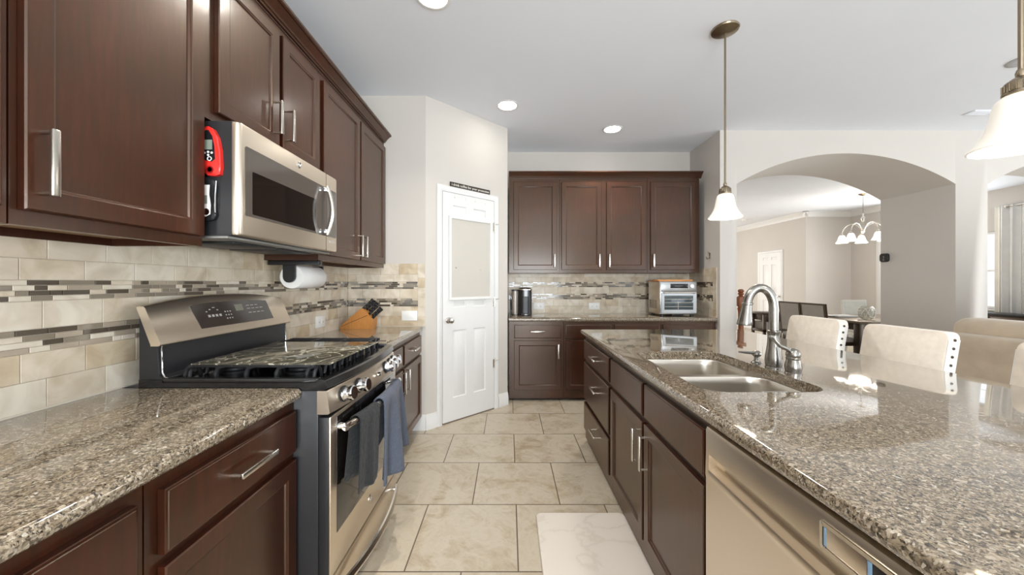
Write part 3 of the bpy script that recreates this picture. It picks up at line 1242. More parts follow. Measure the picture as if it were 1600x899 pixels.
mb = MB()
pts = []
for t in lin(0, 1, 17):
    x, y = hbar(t, -.618, -.588, 1.385, 2.035)
    pts.append((x, y, .752))
mb.tube(pts, .0135, 14)
for t in (0.0, 1.0):
    x, y = hbar(t, -.618, -.588, 1.385, 2.035)
    s = 1 if t == 0 else -1
    mb.tube([(XD, y + s * .004, .752), (x + .002, y + s * .004, .752)], .0125, 14, 1)
    mb.tube([(x - .002, y - s * .008, .752), (x, y + s * .018, .752)], .0155, 14, 1)
mb.build('handle', [M_steel_h, M_chrome], od)
emblem(od, (XD, RYC, .285), (1, 0, 0), .019)
# storage drawer with a bowed bar along its top
mb = MB().box((-.696, RY0 + .002, .045), (XD, RY1 - .002, .203), .004)
dr = mb.build('storage_drawer', M_steel, rg)
mb = MB()
loops = []
for t in lin(0, 1, 17):
    x, y = hbar(t, -.628, -.585, 1.37, 2.045)
    loops.append([(x - .010, y, .142), (x + .004, y, .140), (x + .006, y, .150), (x - .002, y, .166), (x - .010, y, .168)])
mb.loft(loops)
for t in (.04, .96):
    x, y = hbar(t, -.628, -.585, 1.37, 2.045)
    mb.box((XD - .001, y - .012, .145), (x - .004, y + .012, .160), .003, 1)
mb.build('handle', [M_steel_h, M_chrome], dr)

# marbled stove-top board lying on the grates
M_marb = marble_mat('dark_marbled_glass', S(70, 68, 58), S(190, 185, 170), S(104, 99, 84), 0.08, 7.0)
mb = MB().box((-1.195, 1.362, .9905), (-.672, 1.872, .9955), .002)
o = mb.build('stove_board', M_marb, origin=(-.93, 1.62, .9905))
tag(o, 'dark marbled glass board covering the range burners', 'cutting board')


# ------------------------------------------------------------------ towels over the oven handle
def towel(label, y0, y1, zf, zbk, mat, seed, amp, thick, side):
    rnd = random.Random(seed)
    nu, nv = 34, 44
    zt = .752
    rr = .0165 + thick
    ph = rnd.random() * 6
    loops = []
    vs, fs = [], []
    for j in range(nv + 1):
        v = j / nv
        for i in range(nu + 1):
            u = i / nu
            t = ((y0 + (y1 - y0) * u) - 1.385) / .65
            xc = hbar(min(1, max(0, t)), -.618, -.588, 1.385, 2.035)[0]
            # path: back bottom -> over bar -> front bottom
            lb, lo, lf = zt - zbk, PI * rr, zt - zf
            s = v * (lb + lo + lf)
            if s < lb:
                x, z, d = xc - rr, zbk + s, (lb - s) / lb
                w = -.25
            elif s < lb + lo:
                a = (s - lb) / rr
                x, z, d = xc - rr * math.cos(a), zt + rr * math.sin(a), 0
                w = 0
            else:
                q = s - lb - lo
                x, z, d = xc + rr, zt - q, q / lf
                w = 1.0
            fold = math.sin(u * 2 * PI * 1.6 + ph) + .45 * math.sin(u * 2 * PI * 3.3 + 2 * ph)
            x += w * amp * (d ** .7) * (fold + .6) * (1 if w > 0 else .4)
            yc = (y0 + y1) / 2
            y = y0 + (y1 - y0) * u
            y = yc + (y - yc) * (1 - .14 * (1 - d) + .06 * d) + side * d
            z += .012 * d * math.sin(u * 5 + ph)
            vs.append((x, y, z))
    for j in range(nv):
        for i in range(nu):
            a = j * (nu + 1) + i
            fs.append((a, a + 1, a + nu + 2, a + nu + 1))
    o = MB().add(vs, fs).build('dish_towel', mat, origin=(-.59, (y0 + y1) / 2, zt), smooth=60)
    md = o.modifiers.new('thickness', 'SOLIDIFY')
    md.thickness = thick
    md.offset = 0
    return tag(o, label, 'towel', 'dish towels on the oven handle')


def terry(name, c, scale):
    m, nt, b = new_mat(name)
    tc = nt.nodes.new('ShaderNodeTexCoord')
    n = nt.nodes.new('ShaderNodeTexNoise')
    n.inputs['Scale'].default_value = 220
    v = nt.nodes.new('ShaderNodeTexVoronoi')
    v.inputs['Scale'].default_value = scale
    ad = nt.nodes.new('ShaderNodeMath')
    ad.operation = 'ADD'
    L = nt.links.new
    L(tc.outputs['Object'], n.inputs['Vector'])
    L(tc.outputs['Object'], v.inputs['Vector'])
    L(n.outputs['Fac'], ad.inputs[0])
    L(v.outputs['Distance'], ad.inputs[1])
    bp = nt.nodes.new('ShaderNodeBump')
    bp.inputs['Strength'].default_value = .6
    bp.inputs['Distance'].default_value = .006
    L(ad.outputs[0], bp.inputs['Height'])
    L(bp.outputs['Normal'], b.inputs['Normal'])
    r = ramp(nt, [(.3, tuple(x * .8 for x in c)), (.7, tuple(min(1, x * 1.15) for x in c))])
    L(n.outputs['Fac'], r.inputs['Fac'])
    L(r.outputs['Color'], b.inputs['Base Color'])
    b.inputs['Roughness'].default_value = .95
    b.inputs['Sheen Weight'].default_value = .08
    return m


towel('charcoal dish towel hanging nearer the left end of the oven handle', 1.43, 1.615, .475, .52, terry('charcoal_terry', S(36, 37, 39), 60), 4, .007, .004, -.03)
towel('blue-grey quilted dish towel hanging on the oven handle, right of the charcoal one', 1.625, 2.0, .40, .55, terry('blue_grey_terry', S(82, 88, 102), 42), 9, .030, .008, -.02)

# ------------------------------------------------------------------ microwave
MY0, MY1 = 1.325, 2.088
mw = thing('microwave', 'stainless over-the-range microwave mounted above the gas range', 'microwave', (-1.2, (MY0 + MY1) / 2, 1.465))
mb = MB()
mb.box((-1.42, MY0, 1.472), (-1.012, MY1, 1.892), .002)
mb.box((-1.41, MY0 + .004, 1.463), (-1.03, MY1 - .004, 1.474), .002, 1)
mb.build('housing', [M_charcoal, plain('grey_underside', S(150, 148, 144), .4, .6, var=0)], mw)
mb = MB()
MF = -.985
def mw_plan(i):
    r = .020
    out = [(-1.011, MY0 + i), (-1.011, MY1 - i)]
    for k in range(7):
        a = PI / 2 * (1 - k / 6)
        out.append((MF - i - r + r * math.cos(a), MY1 - i - r + r * math.sin(a)))
    for k in range(7):
        a = -PI / 2 * k / 6
        out.append((MF - i - r + r * math.cos(a), MY0 + i + r + r * math.sin(a)))
    return out


mb.loft([[(x, y, z) for x, y in mw_plan(i)] for z, i in ((1.474, .005), (1.476, .002), (1.482, 0), (1.883, 0), (1.889, .002), (1.891, .005))])
fd = mb.build('front', M_steel, mw)
mb = MB().loft([[(MF - .001, y, z) for y, z in rrect(1.354, 2.066, 1.551, 1.812, .008, 3)], [(MF + .0015, y, z) for y, z in rrect(1.354, 2.066, 1.551, 1.812, .008, 3)]])
gl = mb.build('door_glass', M_film, fd)
mb = MB().loft([[(MF + .0012, y, z) for y, z in rrect(1.392, 1.845, 1.562, 1.726, .004, 2)], [(MF + .0022, y, z) for y, z in rrect(1.392, 1.845, 1.562, 1.726, .004, 2)]])
mb.build('door_window', M_glassb, fd)
mb = MB()
for z0, z1 in ((1.476, 1.550), (1.813, 1.889)):
    mb.box((MF - .004, 1.956, z0), (MF + .0006, 1.958, z1))
mb.box((MF + .001, 1.956, 1.552), (MF + .0022, 1.9575, 1.811))
mb.build('door_seam', M_kick, fd)
mb = MB()
hp = []
for t in lin(0, 1, 13):
    z = 1.555 + .255 * t
    x = MF + .022 + .026 * math.sin(PI * t)
    hp.append((x, 1.925, z))
mb.tube(hp, .012, 12, 0, flat=(1, .8))
for z in (1.572, 1.793):
    mb.box((MF - .001, 1.908, z - .012), (MF + .030, 1.942, z + .012), .005, 1)
mb.build('handle', [M_steel_h, M_chrome], fd)
for i in range(3):
    y = 1.985 + i * .026
    MB().box((MF - .001, y, 1.520), (MF + .0008, y + .014, 1.532)).build('button', M_leg, fd)
emblem(fd, (MF, (MY0 + MY1) / 2, 1.855), (1, 0, 0), .017)
mb = MB()
mb.box((-1.33, MY0 + .10, 1.454), (-1.08, MY0 + .36, 1.463), .002)
mb.box((-1.33, MY0 + .40, 1.454), (-1.08, MY0 + .66, 1.463), .002)
mb.build('vent_filter', M_iron, mw)

# ------------------------------------------------------------------ thermometers stuck to the microwave's side
M_red = plain('red_plastic', S(214, 44, 38), 0.3, var=0)
M_lcdg = plain('lcd_grey', S(128, 138, 126), 0.2, var=0)
yg0, yg1 = 1.3055, 1.3245
th = thing('food_thermometer', 'red folding food thermometer stuck high on the side of the microwave', 'thermometer', (-1.075, 1.315, 1.685), 0, 'thermometers on the microwave side')
pts = [(-1.100, 1.70), (-1.088, 1.688), (-1.062, 1.686), (-1.044, 1.692), (-1.040, 1.72), (-1.043, 1.78), (-1.052, 1.825), (-1.068, 1.856), (-1.085, 1.866), (-1.104, 1.862), (-1.112, 1.84), (-1.110, 1.74)]


def shrink(p, k):
    c = Vector((sum(a for a, b in p) / len(p), sum(b for a, b in p) / len(p)))
    return [tuple(c + (Vector(q) - c) * k) for q in p]


def plate(mb, pts, ya, yb, mat=0, k=.9):
    mb.loft([[(x, ya, z) for x, z in pts], [(x, yb + .003, z) for x, z in pts], [(x, yb, z) for x, z in shrink(pts, k)]], mat)


mb = MB()
plate(mb, pts, yg1, yg0 + .002)
mb.build('case', M_red, th)
mb = MB()
ip = [(-1.108, 1.745), (-1.070, 1.735), (-1.058, 1.745), (-1.060, 1.79), (-1.068, 1.83), (-1.082, 1.852), (-1.100, 1.850), (-1.108, 1.83)]
plate(mb, ip, yg0 + .003, yg0 + .001, 0, .97)
fc = mb.build('face', M_blackp, th)
MB().box((-1.098, yg0 + .0004, 1.780), (-1.068, yg0 + .002, 1.815)).build('screen', M_lcdg, fc)
mb = MB()
for (x, z) in [(-1.095, 1.768), (-1.082, 1.771), (-1.069, 1.768), (-1.082, 1.760)]:
    mb.lathe([(.004, 0), (.004, .002), (0, .002)], (x, yg0 + .0016, z), (0, -1, 0), 10)
mb.tube([(-1.078 + .007 * math.cos(a), yg0 + .001, 1.747 + .007 * math.sin(a)) for a in lin(0, 2 * PI, 17)[:-1]], .0016, 6, closed=True)
mb.build('buttons', M_white, fc)
mb = MB().lathe([(.013, 0), (.013, .002), (.009, .002), (.009, .0)], (-1.077, yg0 + .002, 1.708), (0, -1, 0), 20)
mb.build('hang_ring', plain('dark_red', S(140, 20, 20), .4, var=0), th)

th = thing('food_thermometer', 'silver folding food thermometer on the microwave side, below the red one', 'thermometer', (-1.085, 1.315, 1.525), 0, 'thermometers on the microwave side')
pts = [(-1.112, 1.53), (-1.095, 1.522), (-1.066, 1.528), (-1.058, 1.545), (-1.066, 1.60), (-1.060, 1.65), (-1.066, 1.672), (-1.090, 1.682), (-1.112, 1.676)]
mb = MB()
plate(mb, pts, yg1, yg0 + .003)
mb.build('case', M_blackp, th)
ip = [(-1.112, 1.545), (-1.094, 1.537), (-1.076, 1.546), (-1.074, 1.58), (-1.080, 1.62), (-1.078, 1.655), (-1.112, 1.655)]
mb = MB()
plate(mb, ip, yg0 + .004, yg0 + .0015, 0, .95)
fc = mb.build('face', M_white, th)
MB().box((-1.111, yg0 + .0008, 1.585), (-1.086, yg0 + .003, 1.615)).build('screen', M_lcdg, fc)
mb = MB().tube([(-1.062, yg0 + .006, 1.545), (-1.060, yg0 + .004, 1.62), (-1.058, yg0 + .006, 1.668)], .0025, 8)
mb.lathe([(.012, 0), (.012, .002), (.009, .003), (0, .003)], (-1.090, yg0 + .003, 1.556), (0, -1, 0), 16)
mb.build('probe', M_chrome, th)

# ------------------------------------------------------------------ dishwasher
dw = thing('dishwasher', 'stainless dishwasher built into the island, lower right', 'dishwasher', (.92, .815, 0))
DY0, DY1 = .506, 1.122
MB().box((.648, DY0, .10), (1.22, DY1, .868), .002).build('tub', M_charcoal, dw)
MB().box((.70, DY0 + .005, 0), (.72, DY1 - .005, .099)).build('toe_kick', M_black, dw)
mb = MB()
XF = .608
prof = [(.647, .108), (XF, .108), (XF, .700), (XF - .002, .712), (XF - .004, .722), (XF - .001, .731), (XF + .010, .734), (XF + .026, .742), (XF + .026, .766), (XF + .018, .774), (XF, .778), (XF, .848), (XF + .004, .857), (XF + .012, .861), (.647, .861)]
mb.loft([[(x, y, z) for x, z in prof] for y in (DY0 + .022, DY1 - .020)])
flat_ = [(x, z) for x, z in prof if not (.715 < z < .776)]
for a, b in ((DY0 + .003, DY0 + .022), (DY1 - .020, DY1 - .003)):
    mb.loft([[(x, y, z) for x, z in flat_] for y in (a, b)])
df = mb.build('door', M_steel, dw)
# sliding status sign stuck on the front
sg = thing('dishwasher_sign', 'silver framed sliding sign stuck on the dishwasher front near its top edge', 'sign', (XF - .002, .60, .815))
mb = MB()
o_ = rrect(.505, .705, .787, .843, .008, 4)
i_ = rrect(.513, .697, .795, .835, .004, 4)
mb.loft([[(XF - .0005, y, z) for y, z in o_], [(XF - .005, y, z) for y, z in o_], [(XF - .006, y, z) for y, z in shrink(o_, .985)], [(XF - .006, y, z) for y, z in i_], [(XF - .003, y, z) for y, z in i_]], caps=(True, True))
mb.build('frame', M_steel_h, sg)
mb = MB().box((XF - .0045, .612, .796), (XF - .0031, .690, .834), .0005)
mb.build('slider', M_steel, sg)
M_bgp = plain('blue_grey_plastic', S(128, 160, 190), .25, var=0)
for a, b in ((.603, .6105), (.690, .695)):
    MB().box((XF - .0050, a, .797), (XF - .0031, b, .833), .0008).build('slider_edge', M_bgp, sg)
mb = MB().box((XF - .0042, .514, .796), (XF - .0031, .602, .834), .0003)
dk = mb.build('dark_plate', M_blackp, sg)
mb = MB().tube([(XF - .0045, .583, .805), (XF - .0045, .580, .815), (XF - .0045, .577, .826), (XF - .0045, .580, .829), (XF - .0045, .582, .822), (XF - .0045, .577, .806), (XF - .0045, .573, .804)], .0014, 6)
mb.build('script_letter', M_white, dk)
# ------------------------------------------------------------------ sink, faucet and its companions
sk = thing('kitchen_sink', 'double-bowl stainless sink set under the island granite', 'sink', (.92, 1.65, .67))
zf = .8738
ba = rrect(.705, 1.140, 1.680, 2.010, .075)
bb = rrect(.705, 1.140, 1.285, 1.642, .075)
mb = MB()
mb.fill([(x, y, zf) for x, y in rrect(.672, 1.172, 1.255, 2.040, .09)], [[(x, y, zf) for x, y in ba], [(x, y, zf) for x, y in bb]])
mb.build('rim', M_sink, sk, smooth=0)


def bowl(mb, lp, depth):
    c = Vector((sum(x for x, y in lp) / len(lp), sum(y for x, y in lp) / len(lp)))

    def sc(d):
        out = []
        for x, y in lp:
            v = Vector((x, y)) - c
            out.append((c.x + v.x * (1 - d / .2), c.y + v.y * (1 - d / .2)))
        return out
    loops = []
    for d, z in [(0, 0), (.003, -.006), (.006, -.03), (.010, -depth + .05), (.018, -depth + .022), (.036, -depth + .006), (.06, -depth), (.15, -depth - .003)]:
        loops.append([(x, y, zf + z) for x, y in sc(d)])
    mb.loft(loops, caps=(False, True))
    return c


for lp in (ba, bb):
    mb = MB()
    c = bowl(mb, lp, .19)
    b_ = mb.build('bowl', M_sink, sk, smooth=50)
    MB().lathe([(.042, 0), (.042, .003), (.034, .003), (.030, .0015), (0, .0015)], (c.x, c.y, zf - .1935), n=24).build('drain', M_chrome, b_)

cd = thing('sink_caddy', 'small steel wire caddy hooked on the right wall of the near sink bowl', 'caddy', (1.07, 1.39, .79))
mb = MB()
rim = [(1.015, 1.33, .862), (1.120, 1.33, .862), (1.120, 1.45, .862), (1.015, 1.45, .862)]
lo = [(1.025, 1.34, .80), (1.105, 1.34, .80), (1.105, 1.44, .80), (1.025, 1.44, .80)]
mb.tube(rim, .003, 8, closed=True)
mb.tube(lo, .0025, 8, closed=True)
for a, b in zip(rim, lo):
    mb.tube([a, b], .002, 6)
for k in range(1, 6):
    x = 1.025 + .08 * k / 6
    mb.tube([(x, 1.33, .862), (x, 1.34, .80), (x, 1.44, .80), (x, 1.45, .862)], .0016, 6)
mb.build('basket', M_chrome, cd)
MB().box((1.033, 1.348, .803), (1.098, 1.432, .835), .006).build('sponge', plain('dark_sponge', S(92, 84, 66), .9, bump=.5, bump_scale=300), cd)

ZC = .9151
fx, fy = 1.198, 1.641
fa = thing('faucet', 'tall satin nickel gooseneck faucet behind the sink', 'faucet', (fx, fy, ZC))
mb = MB().lathe([(.034, 0), (.034, .004), (.031, .007), (.032, .010), (.0335, .020), (.0345, .034), (.033, .055), (.028, .085), (.0245, .115), (.0235, .145), (.0255, .158), (.0275, .162), (.0275, .168), (.022, .171)], (fx, fy, ZC), n=28)
mb.build('base', M_faucet, fa)
mb = MB()
pts = [(fx, fy, ZC + .168), (fx, fy, ZC + .26)]
ax, az, rr = .055, ZC + .275, .055
dirx, diry = -.985, .17
for a in lin(0, PI * .94, 15):
    q = ax - ax * math.cos(a)
    pts.append((fx + dirx * q, fy + diry * q, ZC + .275 + .086 * math.sin(a)))
last = Vector(pts[-1])
tip = last + Vector((dirx * .006, diry * .006, -.05))
mb.tube(pts, [.0195] * 2 + [.0192] * (len(pts) - 2), 16)
mb.build('gooseneck', M_faucet, fa)
mb = MB()
dv = (tip - last).normalized()
mb.lathe([(.0195, -.004), (.0235, -.002), (.0235, .005), (.0205, .008), (.0215, .02), (.025, .05), (.030, .080), (.0315, .095), (.030, .100), (.024, .100), (.024, .097), (0, .097)], last, dv, 24)
for k in range(9):
    a = 2 * PI * k / 9
u_ = dv.orthogonal().normalized()
mb.build('spray_head', M_faucet, fa)

hx, hy = 1.203, 1.535
hl = thing('faucet_lever', 'satin nickel single lever valve to the right of the gooseneck faucet', 'faucet handle', (hx, hy, ZC))
mb = MB().lathe([(.031, 0), (.031, .004), (.028, .006), (.0285, .012), (.0305, .022), (.031, .034), (.027, .050), (.0245, .060), (.0265, .063), (.0265, .067), (.024, .070)], (hx, hy, ZC), n=28)
mb.build('valve_body', M_faucet, hl)
mb = MB().lathe([(.024, .070), (.0265, .075), (.0265, .085), (.022, .098), (.012, .106), (0, .108)], (hx, hy, ZC), n=28)
mb.tube([(hx - .012, hy + .0, ZC + .094), (hx - .03, hy - .002, ZC + .106), (hx - .06, hy - .004, ZC + .118), (hx - .083, hy - .006, ZC + .140), (hx - .094, hy - .008, ZC + .156), (hx - .104, hy - .008, ZC + .160)], [.009, .0085, .0075, .007, .0085, .006], 12)
mb.build('lever', M_faucet, hl)

sx, sy = 1.190, 1.742
sd = thing('soap_dispenser', 'satin nickel soap dispenser pump to the left of the gooseneck faucet', 'soap dispenser', (sx, sy, ZC))
MB().lathe([(.024, 0), (.024, .003), (.019, .006), (.014, .010), (.011, .018), (.011, .03)], (sx, sy, ZC), n=24).build('collar', M_faucet, sd)
mb = MB().lathe([(.011, .03), (.017, .034), (.021, .042), (.019, .052), (.012, .058), (0, .060)], (sx, sy, ZC), n=24)
mb.tube([(sx - .01, sy, ZC + .047), (sx - .05, sy, ZC + .05), (sx - .085, sy, ZC + .053)], [.008, .0065, .005], 10)
mb.build('pump_head', M_faucet, sd)

# ------------------------------------------------------------------ wall plates
def outlet(label, M, kind='duplex'):
    root = thing('wall_outlet', label, 'outlet', M.translation, 0, 'white outlets in the backsplash')
    M = Matrix.Translation(M.translation) @ M.to_3x3().to_4x4()
    pl_ = MB().box((-.068, -.017, -.043), (.068, -.0098, .043), .003, M=M).build('cover_plate', M_white, root)
    mb = MB()
    if kind == 'duplex':
        for s in (-1, 1):
            mb.box((s * .027 - .019, -.0185, -.018), (s * .027 + .019, -.0165, .018), .004, 0, M=M)
            mb.box((s * .027 - .004, -.0188, -.008), (s * .027 - .002, -.0184, .004), 0, 1, M=M)
            mb.box((s * .027 + .004, -.0188, -.008), (s * .027 + .006, -.0184, .004), 0, 1, M=M)
    else:
        mb.box((-.036, -.0195, -.018), (.036, -.0165, .018), .002, 0, M=M)
    mb.build('receptacle' if kind == 'duplex' else 'rocker', [M_white, M_kick], root)
    return root


RZ = Matrix.Rotation
outlet('white outlet on the nook backsplash, just right of the coffee maker', Matrix.Translation((.375, YB, 1.005)))
outlet('white outlet on the nook backsplash, midway between coffee maker and toaster oven', Matrix.Translation((1.075, YB, 1.005)))
outlet('white outlet on the left-wall backsplash, between the range and the knife block', Matrix.Translation((XL, 2.72, 1.008)) @ RZ(PI / 2, 4, 'Z'))
outlet('white rocker switch plate on the backsplash right of the knife block', Matrix.Translation((-.872, YS, 1.010)), 'rocker')

# ------------------------------------------------------------------ knife block and knives
M_bamboo = wood_mat('bamboo_block', S(176, 112, 56), S(196, 134, 72), S(212, 156, 92), (30, 30, 2), .4, .1)
kb = thing('knife_block', 'slanted light wooden knife block in the counter corner', 'knife block', (-1.27, 3.07, ZC))
KY0, KY1 = 3.015, 3.125
pr = [(-1.400, .9152), (-1.140, .9152), (-1.132, .995), (-1.165, 1.030), (-1.215, 1.085), (-1.240, 1.078), (-1.405, .935)]
mb = MB()
mb.loft([[(x, KY0, z) for x, z in pr], [(x, KY1, z) for x, z in pr]])
kbm = mb.build('block', M_bamboo, kb)
MB().loft([[(x, KY0 - .0006, z) for x, z in pp] for pp in ([(-1.398, .936), (-1.395, .934), (-1.172, 1.028), (-1.174, 1.031)],)] + [[(x, KY0 + .001, z) for x, z in [(-1.398, .936), (-1.395, .934), (-1.172, 1.028), (-1.174, 1.031)]]]).build('seam', M_kick, kbm)
kd = Vector((.72, 0, .69)).normalized()
knives = [(-1.222, 3.04, 1.079, .115, 'largest black-handled knife, leftmost of the top row in the wooden block'),
          (-1.206, 3.072, 1.070, .105, 'black-handled knife, second from the left in the top row of the wooden block'),
          (-1.192, 3.10, 1.056, .10, 'black-handled knife at the back of the top row in the wooden block'),
          (-1.172, 3.04, 1.034, .10, 'black-handled knife, upper one of the lower row in the wooden block'),
          (-1.156, 3.072, 1.018, .10, 'black-handled knife, middle one of the lower row in the wooden block'),
          (-1.142, 3.04, 1.003, .11, 'black-handled knife lowest in the wooden block')]
for (x, y, z, L, lb) in knives:
    p = Vector((x, y, z))
    kn = thing('knife', lb, 'knife', p, 0, 'knives in the wooden block')
    n_ = Vector((-kd.z, 0, kd.x))
    mb = MB()
    loops = []
    for t, h in [(0.004, .010), (.02, .011), (.45, .0095), (.8, .0105), (1.0, .013), (1.03, .009)]:
        c = p + kd * (L * t)
        loops.append([c + n_ * h + Vector((0, .006, 0)), c + n_ * h + Vector((0, -.006, 0)), c - n_ * h + Vector((0, -.006, 0)), c - n_ * h + Vector((0, .006, 0))])
    mb.loft(loops)
    mb.build('grip', M_blackp, kn)
    mb = MB()
    for t in (.25, .55, .85):
        mb.lathe([(.0028, 0), (.0028, .0008), (0, .0008)], p + kd * (L * t) + Vector((0, -.006, 0)), (0, -1, 0), 8)
    mb.loft([[p + kd * s + n_ * .008 + Vector((0, a, 0)), p + kd * s - n_ * .008 + Vector((0, a, 0)), p + kd * s - n_ * .008 + Vector((0, -a, 0)), p + kd * s + n_ * .008 + Vector((0, -a, 0))] for s, a in ((-.02, .0012), (.004, .0012))])
    mb.build('blade_and_rivets', M_chrome, kn)

# ------------------------------------------------------------------ paper towels
ph = thing('paper_towel_holder', 'black paper towel holder screwed under the wall cabinet right of the microwave', 'towel holder', (-1.29, 2.28, 1.429))
MB().box((-1.405, 2.112, 1.404), (-1.105, 2.150, 1.4293), .003).build('mounting_plate', M_blackp, ph)
mb = MB()
for y in (2.126, 2.445):
    mb.loft([[(x, yy, z) for x, z in [(-1.325, 1.41), (-1.325, 1.335)] + [(-1.29 + .035 * math.cos(a), 1.335 + .035 * math.sin(a)) for a in lin(PI, 2 * PI, 9)] + [(-1.255, 1.41)]] for yy in (y, y + .014)])
mb.box((-1.33, 2.15, 1.413), (-1.25, 2.459, 1.4293), .002)
mb.build('arm', M_blackp, ph)
mb = MB().tube([(-1.29, 2.13, 1.335), (-1.29, 2.45, 1.335)], .012, 12)
mb.build('spindle', M_blackp, ph)
M_paper = plain('paper_towel', S(236, 234, 230), .95, var=.02, bump=.35, bump_scale=120)
mb = MB().lathe([(.021, 0), (.068, 0), (.070, .003), (.070, .277), (.068, .280), (.021, .280), (.021, 0)], (-1.29, 2.152, 1.335), (0, 1, 0), 40, caps=(False, False))
o = mb.build('paper_towel_roll', M_paper, origin=(-1.29, 2.29, 1.335))
tag(o, 'white paper towel roll on the black holder under the wall cabinet', 'paper towels')

# ------------------------------------------------------------------ things about the pantry door
Dn = Vector((math.sin(PANG), -math.cos(PANG), 0))
MPl = Matrix.Translation(PA) @ Matrix.Rotation(PANG, 4, 'Z')
bo = thing('memo_board', 'white framed blank grey memo board hung on the pantry door', 'board', PA + U * .49 + Dn * .014 + Vector((0, 0, 1.13)), PANG)
b0, b1, bz0, bz1 = .232, .752, 1.135, 1.922
mb = MB()
st = [(0, -.0118), (0, -.026), (.004, -.030), (.022, -.030), (.027, -.024), (.027, -.019)]
loops = [[(b0 + i, y, bz0 + i), (b1 - i, y, bz0 + i), (b1 - i, y, bz1 - i), (b0 + i, y, bz1 - i)] for i, y in st]
mb.loft(loops, caps=(True, False), M=MPl)
mb.build('frame', M_trim, bo)
mb = MB().loft([[(b0 + .026, y, bz0 + .026), (b1 - .026, y, bz0 + .026), (b1 - .026, y, bz1 - .026), (b0 + .026, y, bz1 - .026)] for y in (-.014, -.020)], M=MPl)
sf = mb.build('writing_surface', plain('grey_board_surface', S(196, 190, 181), .6, var=.01), bo)
mb = MB()
for (x, z) in [(.31, 1.44), (.60, 1.425)]:
    mb.lathe([(.007, 0), (.007, .004), (.004, .008), (0, .009)], MPl @ Vector((x, -.020, z)), Dn, 12)
mb.build('push_pin', M_nickel, sf)

sgn = thing('coffee_sign', 'narrow dark sign with white lettering standing on the pantry door casing', 'sign', PA + U * .49 + Dn * .008 + Vector((0, 0, 2.197)), PANG)
mb = MB().box((.252, -.016, 2.1965), (.732, -.003, 2.239), .001, M=MPl)
mb.build('board', plain('dark_sign_board', S(52, 44, 36), .6, var=.1, var_scale=40), sgn)


def lettering(parent, body, size, color_mat, M, name='lettering'):
    cu = bpy.data.curves.new(name, 'FONT')
    cu.body = body
    cu.size = size
    cu.extrude = .0006
    cu.align_x = 'CENTER'
    cu.align_y = 'CENTER'
    cu.materials.append(color_mat)
    tmp = bpy.data.objects.new(name + '_tmp', cu)
    COL.objects.link(tmp)
    dg = bpy.context.evaluated_depsgraph_get()
    dg.update()
    me = bpy.data.meshes.new_from_object(tmp.evaluated_get(dg))
    bpy.data.objects.remove(tmp)
    me.transform(ROOT_M[parent.name].inverted() @ M)
    o = bpy.data.objects.new(name, me)
    COL.objects.link(o)
    o.parent = parent
    ROOT_M[o.name] = ROOT_M[parent.name]
    return o


M_letter = plain('white_lettering', S(236, 230, 218), .6, var=0)
lt = lettering(sgn, 'i drink coffee for your protection', .0335, M_letter, MPl @ Matrix.Translation((.492, -.0165, 2.2165)) @ Matrix.Rotation(PI / 2, 4, 'X'))
wd = lt.dimensions.x
if wd > .46:
    pass

for k, x in enumerate((.30, .43, .54, .67)):
    mb = MB()
    mb.tube([(x, -.004, 2.139), (x, -.0135, 2.138), (x, -.0135, 2.100), (x, -.017, 2.092), (x, -.024, 2.094), (x, -.025, 2.101)], .0022, 8, M=MPl)
    p = MPl @ Vector((x, -.0135, 2.10))
    o = mb.build('door_hook', M_white, origin=p)
    tag(o, ('first', 'second', 'third', 'fourth')[k] + ' from the left of the small hooks over the top of the pantry door', 'hook', 'small hooks over the pantry door')

hk = thing('wall_hook', 'small metal hook on the beige wall right of the nook cabinets', 'hook', (XN, 4.12, 1.60))
MB().box((XN - .005, 4.108, 1.575), (XN - .0001, 4.132, 1.640), .002).build('back_plate', M_bronze, hk)
MB().tube([(XN - .004, 4.12, 1.632), (XN - .018, 4.12, 1.640), (XN - .024, 4.12, 1.655)], .0045, 8).tube([(XN - .004, 4.12, 1.60), (XN - .012, 4.12, 1.575), (XN - .034, 4.12, 1.572), (XN - .045, 4.12, 1.595)], .0045, 8).build('prong', M_bronze, hk)

# ------------------------------------------------------------------ coffee maker
cm = thing('coffee_maker', 'black single-cup coffee maker with grey water tank in the nook', 'coffee maker', (.17, 4.36, ZC))
mb = MB()
loops = []
for z, i in [(0, .004), (.004, 0), (.02, 0), (.20, 0), (.30, .002), (.318, .010), (.325, .028)]:
    loops.append([(x, y, ZC + z) for x, y in rrect(.118 + i, .272 - i, 4.235 + i, 4.50 - i, .055 - i * .5, 6)])
mb.loft(loops)
cmb = mb.build('body', M_blackp, cm)
mb = MB()
for z0, z1, o_ in ((.312, .322, .0015),):
    mb.loft([[(x, y, ZC + z) for x, y in rrect(.118 - o_ + i, .272 + o_ - i, 4.235 - o_ + i, 4.50 + o_ - i, .056, 6)] for z, i in ((.300, 0), (.308, 0), (.312, .004))])
mb.build('silver_band', M_steel_h, cmb)
mb = MB()
mb.loft([[(x, y, ZC + z) for x, y in rrect(.150, .240, 4.222, 4.26, .012, 4)] for z in (.225, .295)])
mb.build('brew_head', M_black, cmb)
mb = MB().box((.140, 4.215, ZC), (.250, 4.26, ZC + .028), .006)
mb.build('drip_tray', M_black, cmb)
mb = MB()
loops = [[(x, y, ZC + z) for x, y in rrect(.036, .112, 4.29, 4.47, .025, 5)] for z in (.012, .022, .285)]
mb.loft(loops)
M_smoke = plain('smoky_tank', S(184, 170, 156), .12, trans=.6, var=0)
tk = mb.build('water_tank', M_smoke, cm)
mb = MB().loft([[(x, y, ZC + z) for x, y in rrect(.034, .116, 4.288, 4.472, .026, 5)] for z in (.285, .300)])
